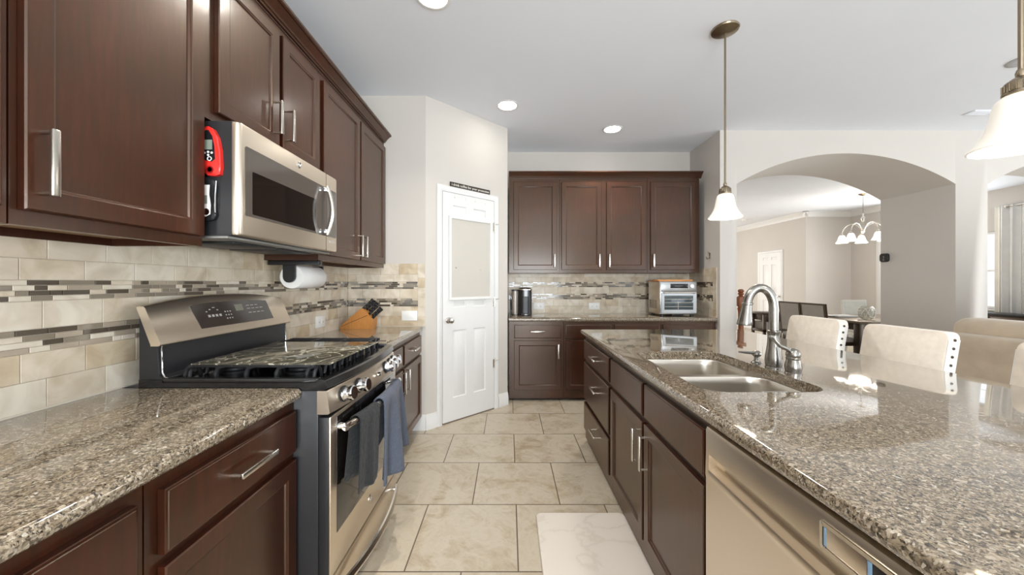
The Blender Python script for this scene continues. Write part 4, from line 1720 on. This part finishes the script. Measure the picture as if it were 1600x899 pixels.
mb.loft([[(x, y, ZC + z) for x, y in rrect(.036, .118, 4.29, 4.47, .025, 5)] for z in (0, .012)])
mb.build('tank_lid_and_base', M_blackp, tk)
o = MB().tube([(.10, 4.505, ZC + .05), (.06, 4.53, ZC + .02), (.028, 4.54, ZC + .06), (.03, 4.545, ZC + .14), (.02, 4.55, ZC + .20), (.025, 4.555, ZC + .01), (.10, 4.52, ZC + .006)], .004, 8).build('power_cord', M_blackp, cm)

# ------------------------------------------------------------------ toaster oven
TX0, TX1, TY0, TY1 = 1.708, 2.128, 4.10, 4.44
to = thing('toaster_oven', 'silver toaster oven with dark display at the right end of the nook counter', 'toaster oven', (1.918, 4.27, ZC))
M_silver = plain('silver_toaster_shell', S(168, 170, 171), .3, .9, var=0)
mb = MB().box((TX0, TY0 + .02, .940), (TX1, TY1, 1.316), .008)
for i in range(9):
    mb.box((TX0 - .0008, TY0 + .09 + i * .025, 1.0), (TX0 + .001, TY0 + .098 + i * .025, 1.10), 0, 1)
mb.build('shell', [M_steel, M_kick], to)
mb = MB().box((TX0 + .002, TY0, .944), (TX1 - .002, TY0 + .022, 1.312), .006)
fr = mb.build('front_frame', M_silver, to)
mb = MB().loft([[(x, y, z) for x, z in rrect(TX0 + .012, TX1 - .012, .958, 1.185, .01, 4)] for y in (TY0 - .001, TY0 - .012)])
dd = mb.build('door', M_silver, to)
mb = MB().box((TX0 + .045, TY0 - .0135, .995), (TX1 - .05, TY0 - .011, 1.155), .002)
gls = mb.build('glass', plain('toaster_glass', S(70, 80, 84), .04, var=0, coat=.6), dd)
mb = MB()
for z in (1.03, 1.075, 1.115):
    mb.tube([(TX0 + .05, TY0 - .0142, z), (TX1 - .055, TY0 - .0142, z)], .0016, 6)
for x in (TX0 + .20,):
    mb.tube([(x, TY0 - .0142, 1.0), (x, TY0 - .0142, 1.09)], .0016, 6)
mb.build('wire_rack', M_steel_h, gls)
mb = MB().tube([(TX0 + .03, TY0 - .034, 1.190), (TX1 - .03, TY0 - .034, 1.190)], .008, 12)
for x in (TX0 + .045, TX1 - .045):
    mb.tube([(x, TY0 - .01, 1.178), (x, TY0 - .034, 1.190)], .006, 8)
mb.build('handle', M_steel_h, dd)
cp_ = MB().box((TX0 + .012, TY0 - .006, 1.198), (TX1 - .012, TY0 + .001, 1.306), .004).build('control_strip', M_silver, to)
MB().box((TX0 + .115, TY0 - .0075, 1.238), (TX0 + .315, TY0 - .005, 1.288), .001).build('display', M_black, cp_)
mb = MB().lathe([(.022, 0), (.022, .010), (.019, .014), (0, .014)], (TX0 + .355, TY0 - .006, 1.262), (0, -1, 0), 24)
mb.build('dial', M_steel_h, cp_)
mb = MB()
for x in (TX0 + .04, TX1 - .04):
    for y in (TY0 + .045, TY1 - .04):
        mb.lathe([(.016, 0), (.018, .026)], (x, y, ZC), n=14)
mb.box((TX0 + .15, TY0 + .03, .925), (TX1 - .14, TY0 + .06, .942), .002)
mb.build('foot', M_blackp, to)
M_board = wood_mat('acacia_board', S(168, 104, 58), S(196, 136, 84), S(214, 160, 108), (3, 30, 30), .45, .05)
o = MB().box((1.70, 4.135, 1.3165), (2.10, 4.40, 1.336), .005).build('cutting_board', M_board, origin=(1.9, 4.27, 1.3165))
tag(o, 'thin orange-brown wooden cutting board lying on the toaster oven', 'cutting board')

# ------------------------------------------------------------------ floor mat
M_mat = marble_mat('pale_marbled_vinyl', S(218, 209, 198), S(209, 199, 187), S(216, 207, 196), .45, 1.1, .99)
mb = MB()
lp = rrect(.150, .640, .95, 2.030, .03, 5)
mb.loft([[(x, y, .0005) for x, y in lp], [(x, y, .010) for x, y in lp], [(x, y, .015) for x, y in shrink(lp, .99)]])
o = mb.build('floor_mat', M_mat, origin=(.4, 1.5, 0))
tag(o, 'pale marble-patterned cushioned mat on the floor in front of the sink cabinet', 'mat')
# ------------------------------------------------------------------ ceiling lights
M_glow = plain('lit_lens', (1, 1, 1), .5, emit=(1, .96, .89), emit_s=23.0, var=0)
G6 = 'lit recessed ceiling lights'


def recessed(label, x, y, power=9, lit=True, vis=True):
    r = thing('recessed_light', label, 'ceiling light', (x, y, CEIL), 0, G6 if lit else None)
    mb = MB().lathe([(.105, 0), (.105, -.003), (.098, -.006), (.086, -.004), (.083, -.0005)], (x, y, CEIL - .0002), n=32, caps=(False, False))
    mb.build('trim_ring', M_trim, r)
    mb = MB().lathe([(.084, -.0012), (.05, -.0030), (0, -.0036)], (x, y, CEIL), n=32, caps=(False, False))
    mb.build('lens', M_glow if lit else M_ceil, r)
    if lit:
        d = bpy.data.lights.new('recessed_lamp', 'AREA')
        d.shape = 'DISK'
        d.size = .16
        d.energy = power
        d.color = (1, .95, .87)
        d.spread = math.radians(125)
        o = bpy.data.objects.new('recessed_lamp', d)
        o.location = (0, 0, -.008)
        COL.objects.link(o)
        o.parent = r
    return r


recessed('lit recessed light at the very top edge of the photo, above the range', -.438, 2.09)
recessed('lit recessed light in the ceiling just in front of the pantry door', -.012, 3.377, .3)
recessed('lit recessed light in the ceiling above the nook cabinets, rightmost of the three', 1.114, 3.90, 8)
recessed('added unseen recessed light in the ceiling over the aisle behind the camera', -.438, .45)  # out of view, added to light the near kitchen
recessed('added unseen recessed light in the ceiling over the island behind the camera', 1.25, -.9)  # out of view, added for more downlight
o = MB().lathe([(.10, 0), (.10, -.004), (.085, -.010), (.06, -.008), (0, -.007)], (3.83, 2.68, CEIL), n=32).build('ceiling_speaker', plain('grey_speaker_grille', S(176, 176, 178), .7), origin=(3.83, 2.68, CEIL))
tag(o, 'round grey flush ceiling speaker above the pendant at the right photo edge', 'speaker')
mb = MB().box((4.45, 3.46, CEIL - .008), (4.66, 3.56, CEIL), .002)
for k in range(5):
    mb.box((4.46, 3.47 + k * .018, CEIL - .011), (4.65, 3.478 + k * .018, CEIL - .007))
o = mb.build('ceiling_vent', M_ceil, origin=(4.55, 3.51, CEIL))
tag(o, 'small white ceiling vent near the right pendant lamp', 'vent')

M_opal = plain('opal_glass', S(250, 244, 232), .35, emit=(1, .95, .86), emit_s=.22, var=0)
M_bulb = plain('lit_bulb', (1, 1, 1), .5, emit=(1, .93, .80), emit_s=3.0, var=0)


def bulb_light(root, p, power, r=.03):
    d = bpy.data.lights.new('bulb_lamp', 'POINT')
    d.energy = power
    d.color = (1, .90, .76)
    d.shadow_soft_size = r
    o = bpy.data.objects.new('bulb_lamp', d)
    COL.objects.link(o)
    o.parent = root
    o.location = Vector(p) - root.location
    return o


def pendant(label, x, y, zb, r):
    root = thing('pendant_lamp', label, 'pendant lamp', (x, y, CEIL), 0, 'bell pendant lamps above the island')
    MB().lathe([(0, 0), (.080, 0), (.083, -.006), (.080, -.014), (.060, -.022), (.02, -.028), (0, -.030)], (x, y, CEIL - .0002), n=32).build('canopy', M_bronze, root)
    zs = zb + .150
    MB().tube([(x, y, CEIL - .026), (x, y, zs + .055)], .006, 10).build('rod', M_bronze, root)
    mb = MB().lathe([(.008, .075), (.011, .065), (.010, .055), (.020, .048), (.030, .040), (.033, .034), (.033, .012), (.036, .010), (.036, .004), (.033, 0), (.0, 0)], (x, y, zs), n=24)
    for k in range(16):
        a = 2 * PI * k / 16
        mb.tube([(x + .0335 * math.cos(a), y + .0335 * math.sin(a), zs + .012), (x + .0335 * math.cos(a), y + .0335 * math.sin(a), zs + .034)], .0022, 6)
    mb.build('socket', M_bronze, root)
    k = r / .1
    prof = [(.030, .152), (.036, .150), (.046, .140), (.052, .120), (.056, .095), (.062, .065), (.074, .035), (.090, .012), (.099, .002), (.100, -.002), (.096, -.004)]
    prof = [(a * (1 if a < .04 else k), b) for a, b in prof]
    inner = [(max(.0, a - .004), b - .002) for a, b in reversed(prof[:-1])]
    mb = MB().lathe(prof + inner, (x, y, zb), n=40, caps=(False, False))
    mb.build('shade', M_opal, root, smooth=60)
    mb = MB().lathe([(0, .055), (.016, .060), (.026, .080), (.024, .10), (.014, .125), (.012, .148)], (x, y, zb), n=16)
    mb.build('bulb', M_bulb, root)
    bulb_light(root, (x, y, zb + .03), 2.5)
    return root


pendant('bell pendant lamp hanging over the far half of the island', 1.405, 2.357, 1.725, .100)
pendant('bell pendant lamp cut off by the right edge of the photo', 1.500, 1.063, 1.700, .103)

# ------------------------------------------------------------------ bar stools
M_linen = plain('beige_linen', S(244, 233, 218), .9, var=.05, var_scale=30, bump=.35, bump_scale=420, sheen=.2)
M_linen_w = plain('pale_linen_edge', S(234, 231, 226), .9, var=.03, bump=.3, bump_scale=420)
M_nail = plain('dark_nailhead', S(70, 62, 54), .3, .9, var=0)
M_dleg = wood_mat('dark_chair_wood', S(34, 24, 20), S(50, 36, 30), S(66, 48, 40), (20, 20, 2), .4, .1)


def stool_proto(label, x, y):
    """faces -X (towards the island); local frame = world axes about the base"""
    r = thing('bar_stool', label, 'bar stool', (x, y, 0), 0, 'linen bar stools at the island')
    T = Matrix.Translation((x, y, 0))
    hw = .218
    # backrest leaning outwards
    mb = MB()
    loops = []
    lean = .17

    def sec(z0, i):
        return z0
    out = rrect(-hw, hw, .56, 1.045, .035, 6)
    for dx, k in ((-.030, .975), (-.036, .99), (-.036, 1.0), (.030, 1.0), (.034, .99), (.030, .97)):
        pass
    for dx, ins in ((-.034, .006), (-.030, .0), (.028, .0), (.033, .006)):
        lp = rrect(-hw + ins, hw - ins, .56 + ins, 1.045 - ins, .035, 6)
        loops.append([(.185 + dx + (z - .60) * lean, yy, z) for yy, z in lp])
    mb.loft(loops, caps=(True, True), M=T)
    bk = mb.build('backrest', M_linen, r, smooth=50)
    # pale side bands with nailheads
    for s in (-1, 1):
        mb = MB()
        band = []
        for z in (.60, 1.008):
            band.append([(.185 - .031 + (z - .60) * lean, s * (hw - .001), z), (.185 + .029 + (z - .60) * lean, s * (hw - .001), z), (.185 + .029 + (z - .60) * lean, s * (hw + .0025), z), (.185 - .031 + (z - .60) * lean, s * (hw + .0025), z)])
        mb.loft(band, M=T)
        bd = mb.build('side_band', M_linen_w, bk)
        for k in range(10):
            z = .625 + k * .0425
            MB().lathe([(.0075, 0), (.0068, .003), (.004, .0052), (0, .006)], T @ Vector((.185 + .000 + (z - .60) * lean, s * (hw + .0022), z)), (0, s, 0), 12).build('nailhead', M_nail, bk)
    mb = MB().box((-.235, -.225, .575), (.215, .225, .66), .03, M=T, seg=3)
    mb.build('seat', M_linen, r)
    mb = MB().box((-.215, -.205, .535), (.20, .205, .576), .003, M=T)
    mb.build('seat_frame', M_dleg, r)
    for sx in (-1, 1):
        for sy in (-1, 1):
            a = Vector((sx * .19, sy * .185, .54))
            b = Vector((sx * .20 + (.03 if sx > 0 else 0), sy * .195, 0))
            mb = MB().loft([[c + Vector((i * w, j * w, 0)) for i, j in ((-1, -1), (1, -1), (1, 1), (-1, 1))] for c, w in ((a, .021), (b, .015))], M=T)
            mb.build('leg', M_dleg, r)
    mb = MB().box((-.205, -.19, .20), (-.185, .19, .23), .003, M=T)
    mb.box((-.19, -.200, .26), (.20, -.182, .29), .003, M=T)
    mb.box((-.19, .182, .26), (.20, .200, .29), .003, M=T)
    mb.build('footrest', M_dleg, r)
    return r


st1 = stool_proto('beige linen bar stool at the far end of the island, nearest the dining table', 2.005, 2.665)
dup(st1, 'beige linen bar stool in the middle of the three at the island', (2.005, 2.058, 0))
dup(st1, 'beige linen bar stool cut off by the right edge of the photo', (2.005, 1.375, 0))

# ------------------------------------------------------------------ sofa
M_suede = plain('brown_microfiber', S(198, 180, 156), .95, var=.10, var_scale=7, bump=.25, bump_scale=150, sheen=.35)
so = thing('sofa', 'light brown microfiber sofa behind the bar stools', 'sofa', (4.15, 1.85, 0), 0.0)
mb = MB()


def soft(mb, a, b, r, seg=4):
    return mb.box(a, b, r, seg=seg)


soft(MB(), (3.74, .62, .10), (4.62, 3.0, .42), .04).build('base', M_suede, so)
mb = MB()
loops = []
for y, k in ((.60, .0), (.62, 1), (3.03, 1), (3.05, 0)):
    i = 0 if k else .02
    loops.append([(3.72 + i, y, .08), (3.70 + i, y, .45), (3.655 + i, y, .80 - i), (3.665 + i, y, .86 - i), (3.70, y, .885 - i), (3.80 - i, y, .885 - i), (3.90 - i, y, .80 - i), (3.95 - i, y, .40), (3.95 - i, y, .08)])
mb.loft(loops)
mb.build('back', M_suede, so, smooth=60)
for (a, b) in ((.63, 1.42), (1.44, 2.26), (2.28, 3.14)):
    mb = soft(MB(), (3.79, a, .45), (4.06, b, 1.005), .09, 5)
    mb.build('back_cushion', M_suede, so, smooth=80)
    mb = soft(MB(), (3.98, a, .40), (4.66, b, .56), .05, 4)
    mb.build('seat_cushion', M_suede, so, smooth=80)
for (a, b) in ((.38, .62), (3.15, 3.39)):
    mb = soft(MB(), (3.80, a, .06), (4.66, b, .66), .08, 4)
    mb.build('armrest', M_suede, so, smooth=80)
mb = MB()
for x in (3.80, 4.55):
    for y in (.68, 2.94):
        mb.lathe([(.03, 0), (.035, .10)], (x, y, 0), n=12)
mb.build('foot', M_dleg, so)

# ------------------------------------------------------------------ thermostat
tm = thing('thermostat', 'round-cornered black thermostat on the deep side of the arch', 'thermostat', (4.833, 4.66, 1.62))
mb = MB()
lp = rrect(4.605, 4.715, 1.565, 1.675, .03, 6)
mb.loft([[(x, y, z) for y, z in l] for x, l in ((4.8329, lp), (4.818, lp), (4.812, shrink(lp, .93)))])
tb = mb.build('case', M_blackp, tm)
lp2 = shrink(lp, .82)
MB().loft([[(4.8125, y, z) for y, z in lp2], [(4.8112, y, z) for y, z in lp2]]).build('screen', M_glassb, tb)
mb = MB()
mb.tube([(4.8108, 4.668, 1.635), (4.8108, 4.660, 1.640), (4.8108, 4.652, 1.632), (4.8108, 4.664, 1.612), (4.8108, 4.652, 1.612)], .0018, 6)
mb.tube([(4.8108, 4.66 + .006 * math.cos(a), 1.592 + .006 * math.sin(a)) for a in lin(0, 2 * PI, 13)[:-1]], .0014, 6, closed=True)
mb.build('display_glyphs', M_leg, tb)

# ------------------------------------------------------------------ newel post
M_newel = wood_mat('reddish_newel_wood', S(92, 50, 30), S(122, 70, 44), S(146, 88, 58), (20, 20, 2), .35, .2)
nx, ny = 3.325, 5.2
nw = thing('newel_post', 'reddish wooden newel post with a turned finial standing beyond the arch', 'post', (nx, ny, 0))
MB().box((nx - .060, ny - .060, 0), (nx + .060, ny + .060, .30), .004).build('plinth', M_newel, nw)
MB().lathe([(.038, 0), (.040, .05), (.036, .10), (.034, .40), (.036, .55), (.040, .60), (.048, .63), (.040, .665)], (nx, ny, .30), n=20).build('shaft', M_newel, nw)
MB().box((nx - .055, ny - .055, .962), (nx + .055, ny + .055, 1.098), .008).build('block', M_newel, nw)
MB().lathe([(.045, 0), (.030, .012), (.026, .025), (.040, .036), (.042, .045), (.028, .056), (.032, .064), (.042, .080), (.040, .095), (.024, .108), (0, .110)], (nx, ny, 1.098), n=20).build('finial', M_newel, nw)

# ------------------------------------------------------------------ dining table, chairs and what is on it
M_table = wood_mat('grey_brown_table', S(92, 80, 70), S(112, 100, 88), S(132, 120, 108), (2, 20, 20), .35, .1)
TXa, TXb, TYa, TYb = 4.86, 7.0, 5.03, 6.20
dt = thing('dining_table', 'dark dining table seen through the arch', 'table', ((TXa + TXb) / 2, (TYa + TYb) / 2, 0))
MB().box((TXa, TYa, .728), (TXb, TYb, .76), .004).build('tabletop', M_table, dt)
mb = MB()
mb.box((TXa + .05, TYa + .05, .63), (TXb - .05, TYa + .075, .7279))
mb.box((TXa + .05, TYb - .075, .63), (TXb - .05, TYb - .05, .7279))
mb.box((TXa + .05, TYa + .075, .63), (TXa + .075, TYb - .075, .7279))
mb.box((TXb - .075, TYa + .075, .63), (TXb - .05, TYb - .075, .7279))
mb.build('apron', M_dleg, dt)
for x in (TXa + .04, TXb - .13):
    for y in (TYa + .04, TYb - .13):
        MB().box((x, y, 0), (x + .09, y + .09, .7279), .006).build('leg', M_dleg, dt)
M_greyup = plain('grey_upholstery', S(158, 150, 142), .85, var=.05, var_scale=20, bump=.3, bump_scale=300)


def dining_chair(label, x, y, rz, M_greyup=M_greyup, M_dleg=M_dleg):
    """local: backrest at y=0, seat towards -y"""
    r = thing('dining_chair', label, 'dining chair', (x, y, 0), rz, 'dark framed upholstered dining chairs')
    w = .200
    lean = .10

    def P(a, z, dy=0):
        return (a, dy + max(0, z - .46) * lean, z)
    mb = MB()
    for s in (-1, 1):
        mb.loft([[P(s * w - .016, z, -.016), P(s * w + .016, z, -.016), P(s * w + .016, z, .016), P(s * w - .016, z, .016)] for z in (.46, .995)])
    for z0, z1 in ((.965, .995), (.515, .545)):
        mb.loft([[P(a, z0, -.014), P(a, z1, -.014), P(a, z1, .014), P(a, z0, .014)] for a in (-w, w)])
    mb.build('back_frame', M_dleg, r, local=True)
    mb = MB().loft([[P(-w + .012, .54, d), P(w - .012, .54, d), P(w - .012, .97, d), P(-w + .012, .97, d)] for d in (-.018, .018)])
    mb.build('backrest', M_greyup, r, local=True)
    MB().box((-.205, -.45, .445), (.205, .02, .50), .018, seg=3).build('seat', M_greyup, r, local=True)
    MB().box((-.20, -.44, .395), (.20, .012, .446), .003).build('seat_frame', M_dleg, r, local=True)
    for a in (-.178, .178):
        MB().box((a - .02, -.435, 0), (a + .02, -.395, .396), .003).build('leg', M_dleg, r, local=True)
        MB().loft([[(a - .02, -.03 + d, z), (a + .02, -.03 + d, z), (a + .02, .012 + d, z), (a - .02, .012 + d, z)] for z, d in ((.0, .05), (.46, 0))]).build('leg', M_dleg, r, local=True)
    return r


c1 = dining_chair('grey-backed dining chair at the near left corner of the dining table', 4.565, 5.385, PI / 2)
dup(c1, 'grey-backed dining chair behind another one, at the far left of the dining table', (4.565, 5.835, 0), PI / 2)
dining_chair('pale upholstered dining chair at the far side of the dining table, facing the kitchen', 6.10, 6.37, 0, plain('pale_grey_linen', S(206, 204, 194), .9), plain('pale_chair_frame', S(214, 210, 200), .6))

cs = thing('console_table', 'low dark side console half hidden behind the faucet and the dining chairs', 'console table', (4.75, 6.62, 0))
MB().box((4.50, 6.42, .735), (5.10, 6.80, .765), .003).build('top', M_dleg, cs)
MB().box((4.53, 6.44, .42), (5.07, 6.78, .46), .003).build('shelf', M_dleg, cs)
MB().box((4.56, 6.46, .62), (5.04, 6.76, .7349), .003).build('drawer_box', M_dleg, cs)
MB().box((4.57, 6.455, .461), (5.03, 6.75, .60), .01).build('basket', M_greyup, cs)
for x in (4.53, 5.03):
    for y in (6.44, 6.74):
        MB().box((x, y, 0), (x + .04, y + .04, .735), .003).build('leg', M_dleg, cs)

M_plate = plain('white_ceramic', S(240, 238, 234), .2, var=0)
o = MB().loft([[(x, y, z) for x, y in l] for z, l in ((.7605, rrect(5.08, 5.40, 5.62, 5.80, .03, 5)), (.778, rrect(5.05, 5.43, 5.60, 5.82, .04, 5)), (.786, rrect(5.045, 5.435, 5.595, 5.825, .04, 5)), (.784, rrect(5.06, 5.42, 5.61, 5.81, .035, 5)), (.768, rrect(5.09, 5.39, 5.63, 5.79, .03, 5)))]).build('serving_tray', M_plate, origin=(5.24, 5.71, .7605))
tag(o, 'white serving tray near the left edge of the dining table', 'tray')
o = MB().loft([[(x, y, z) for x, y in l] for z, l in ((.7695, rrect(5.13, 5.35, 5.66, 5.76, .01, 3)), (.790, rrect(5.125, 5.355, 5.655, 5.765, .01, 3)), (.796, rrect(5.14, 5.34, 5.67, 5.75, .01, 3)))]).build('folded_napkin', plain('white_napkin', S(236, 234, 230), .9), origin=(5.24, 5.71, .7695))
tag(o, 'folded white napkin lying in the serving tray', 'napkin')
bw = thing('glass_bowl', 'round clear faceted glass bowl on the dining table', 'bowl', (5.225, 5.30, .7602))
mb = MB().lathe([(a * .70, b) for a, b in [(0, .004), (.07, .004), (.11, .03), (.138, .08), (.140, .12), (.120, .165), (.085, .195), (.082, .193), (.116, .163), (.135, .12), (.133, .082), (.106, .034), (.066, .009), (0, .009)]], (5.225, 5.30, .7602), n=28, caps=(False, False))
gb = mb.build('glass', plain('pale_glass', S(245, 244, 238), .06, trans=.9, var=0), bw, smooth=0)
mb = MB()
bmx = bmesh.new()
bmesh.ops.create_icosphere(bmx, subdivisions=2, radius=.134)
cz = Vector((5.225, 5.30, .7602 + .105))
for e in bmx.edges:
    a, b = e.verts[0].co.copy(), e.verts[1].co.copy()
    if max(a.z, b.z) > .095 or min(a.z, b.z) < -.098:
        continue
    mb.tube([cz + Vector((a.x * .74, a.y * .74, a.z)), cz + Vector((b.x * .74, b.y * .74, b.z))], .003, 6)
bmx.free()
mb.build('ribs', plain('pale_gold_rib', S(226, 222, 206), .25, 0, var=0), bw)

# ------------------------------------------------------------------ chandelier
hx_, hy_ = 6.57, 6.73
ch = thing('chandelier', 'five-arm chandelier with white glass shades above the dining table', 'chandelier', (hx_, hy_, CEIL))
MB().lathe([(0, 0), (.065, 0), (.068, -.008), (.05, -.022), (.015, -.034), (0, -.036)], (hx_, hy_, CEIL - .0002), n=24).build('canopy', M_bronze, ch)
mb = MB()
z = CEIL - .034
k = 0
while z > 2.56:
    pts = [(.008 * math.cos(a), .016 * math.sin(a)) for a in lin(0, 2 * PI, 11)[:-1]]
    mb.tube([(hx_ + (p if k % 2 else 0), hy_ + (0 if k % 2 else p), z - .014 + q) for p, q in pts], .0025, 5, closed=True)
    z -= .026
    k += 1
mb.build('chain', M_bronze, ch)
MB().lathe([(.004, .32), (.012, .30), (.010, .27), (.028, .24), (.032, .21), (.018, .18), (.014, .15), (.020, .12), (.020, .03), (.030, .0), (.022, -.03), (.008, -.05), (0, -.06)], (hx_, hy_, 2.27), n=20).build('stem', M_nickel, ch)
for i in range(5):
    a = 2 * PI * i / 5 + math.radians(50)
    d = Vector((math.cos(a), math.sin(a), 0))
    c = Vector((hx_, hy_, 0))
    mb = MB()
    pts = [c + d * r + Vector((0, 0, z)) for r, z in ((.018, 2.275), (.05, 2.33), (.10, 2.385), (.16, 2.405), (.22, 2.39), (.27, 2.34), (.295, 2.28), (.30, 2.235))]
    mb.tube(pts, .0085, 8)
    mb.lathe([(.012, .04), (.026, .03), (.028, .0), (.0, .0)], c + d * .30 + Vector((0, 0, 2.205)), n=14)
    ar = mb.build('arm', M_nickel, ch)
    prof = [(.028, .145), (.040, .135), (.052, .105), (.062, .06), (.082, .018), (.095, .0), (.091, -.001), (.078, .018), (.058, .06), (.048, .103), (.036, .132), (.026, .142)]
    mb = MB().lathe(prof, c + d * .30 + Vector((0, 0, 2.062)), n=24, caps=(False, False))
    mb.build('shade', plain('bright_opal_glass', S(255, 250, 240), .3, emit=(1, .95, .86), emit_s=1.6, var=0) if i == 0 else bpy.data.materials['bright_opal_glass'], ar, smooth=60)
    mb = MB().lathe([(0, 0), (.02, .01), (.026, .035), (.014, .075), (.010, .10)], c + d * .30 + Vector((0, 0, 2.095)), n=12)
    mb.build('bulb', M_bulb, ar)
bulb_light(ch, (hx_, hy_, 2.0), 24, .15)

o = MB().lathe([(.065, 0), (.065, -.02), (.05, -.034), (0, -.036)], (6.15, 9.45, CEIL), n=24).build('smoke_detector', M_white, origin=(6.15, 9.45, CEIL))
tag(o, 'small round smoke detector on the hall ceiling beyond the arch', 'smoke detector')

# ------------------------------------------------------------------ curtains by the far right window


def curtain(label, y0, y1, x, m, seed, amp, waves):
    rnd = random.Random(seed)
    n = 90
    loops = []
    for z, k in ((.03, 1.0), (1.2, .95), (2.2, .8), (2.52, .7), (2.625, .75)):
        pts = []
        for i in range(n + 1):
            u = i / n
            pts.append((x + k * amp * math.sin(u * waves * 2 * PI) + .35 * k * amp * math.sin(u * waves * 4.4 * PI + 1), y0 + (y1 - y0) * u + .012 * math.sin(u * waves * 4 * PI), z))
        loops.append(pts)
    vs = [p for l in loops for p in l]
    fs = []
    for j in range(len(loops) - 1):
        for i in range(n):
            a = j * (n + 1) + i
            fs.append((a, a + 1, a + n + 2, a + n + 1))
    o = MB().add(vs, fs).build('curtain', m, origin=(x, (y0 + y1) / 2, .03), smooth=70)
    md = o.modifiers.new('thickness', 'SOLIDIFY')
    md.thickness = .004
    return tag(o, label, 'curtain', 'curtains at the far right window')


curtain('cream sheer curtain at the left side of the far right window', 6.225, 6.345, 8.50, plain('cream_sheer', S(232, 228, 218), .9, var=.02), 1, .020, 2)
curtain('grey drape beside the cream sheer at the far right window', 5.30, 6.235, 8.46, plain('grey_drape', S(206, 205, 202), .85, var=.03, bump=.2, bump_scale=300), 2, .035, 7)
cr = thing('curtain_rod', 'metal curtain rod with a round finial at the far right window', 'curtain rod', (8.46, 5.7, 2.60))
MB().tube([(8.46, 4.9, 2.60), (8.46, 6.13, 2.60)], .012, 12).build('rod', M_nickel, cr)
MB().lathe([(.014, 0), (.018, .01), (.030, .03), (.030, .05), (.012, .07), (0, .072)], (8.46, 6.13, 2.60), (0, 1, 0), 16).build('finial', M_nickel, cr)
mb = MB()
for y in (5.0, 6.05):
    mb.tube([(8.63, y, 2.60), (8.46, y, 2.60)], .007, 8)
mb.build('bracket', M_nickel, cr)
bx = thing('low_cabinet', 'low dark cabinet under the far right window, mostly hidden by the sofa', 'cabinet', (8.15, 6.0, 0))
MB().box((7.95, 5.4, .05), (8.35, 6.60, .76), .004).build('body', M_dleg, bx)
MB().box((7.93, 5.38, .76), (8.36, 6.62, .795), .004).build('top', M_blackp, bx)
for y in (5.42, 6.02):
    MB().box((7.935, y, .08), (7.951, y + .56, .74), .004).build('door', M_dleg, bx)
mb = MB()
for y in (5.45, 6.52):
    for x in (7.98, 8.28):
        mb.box((x, y, 0), (x + .04, y + .04, .051))
mb.build('foot', M_dleg, bx)
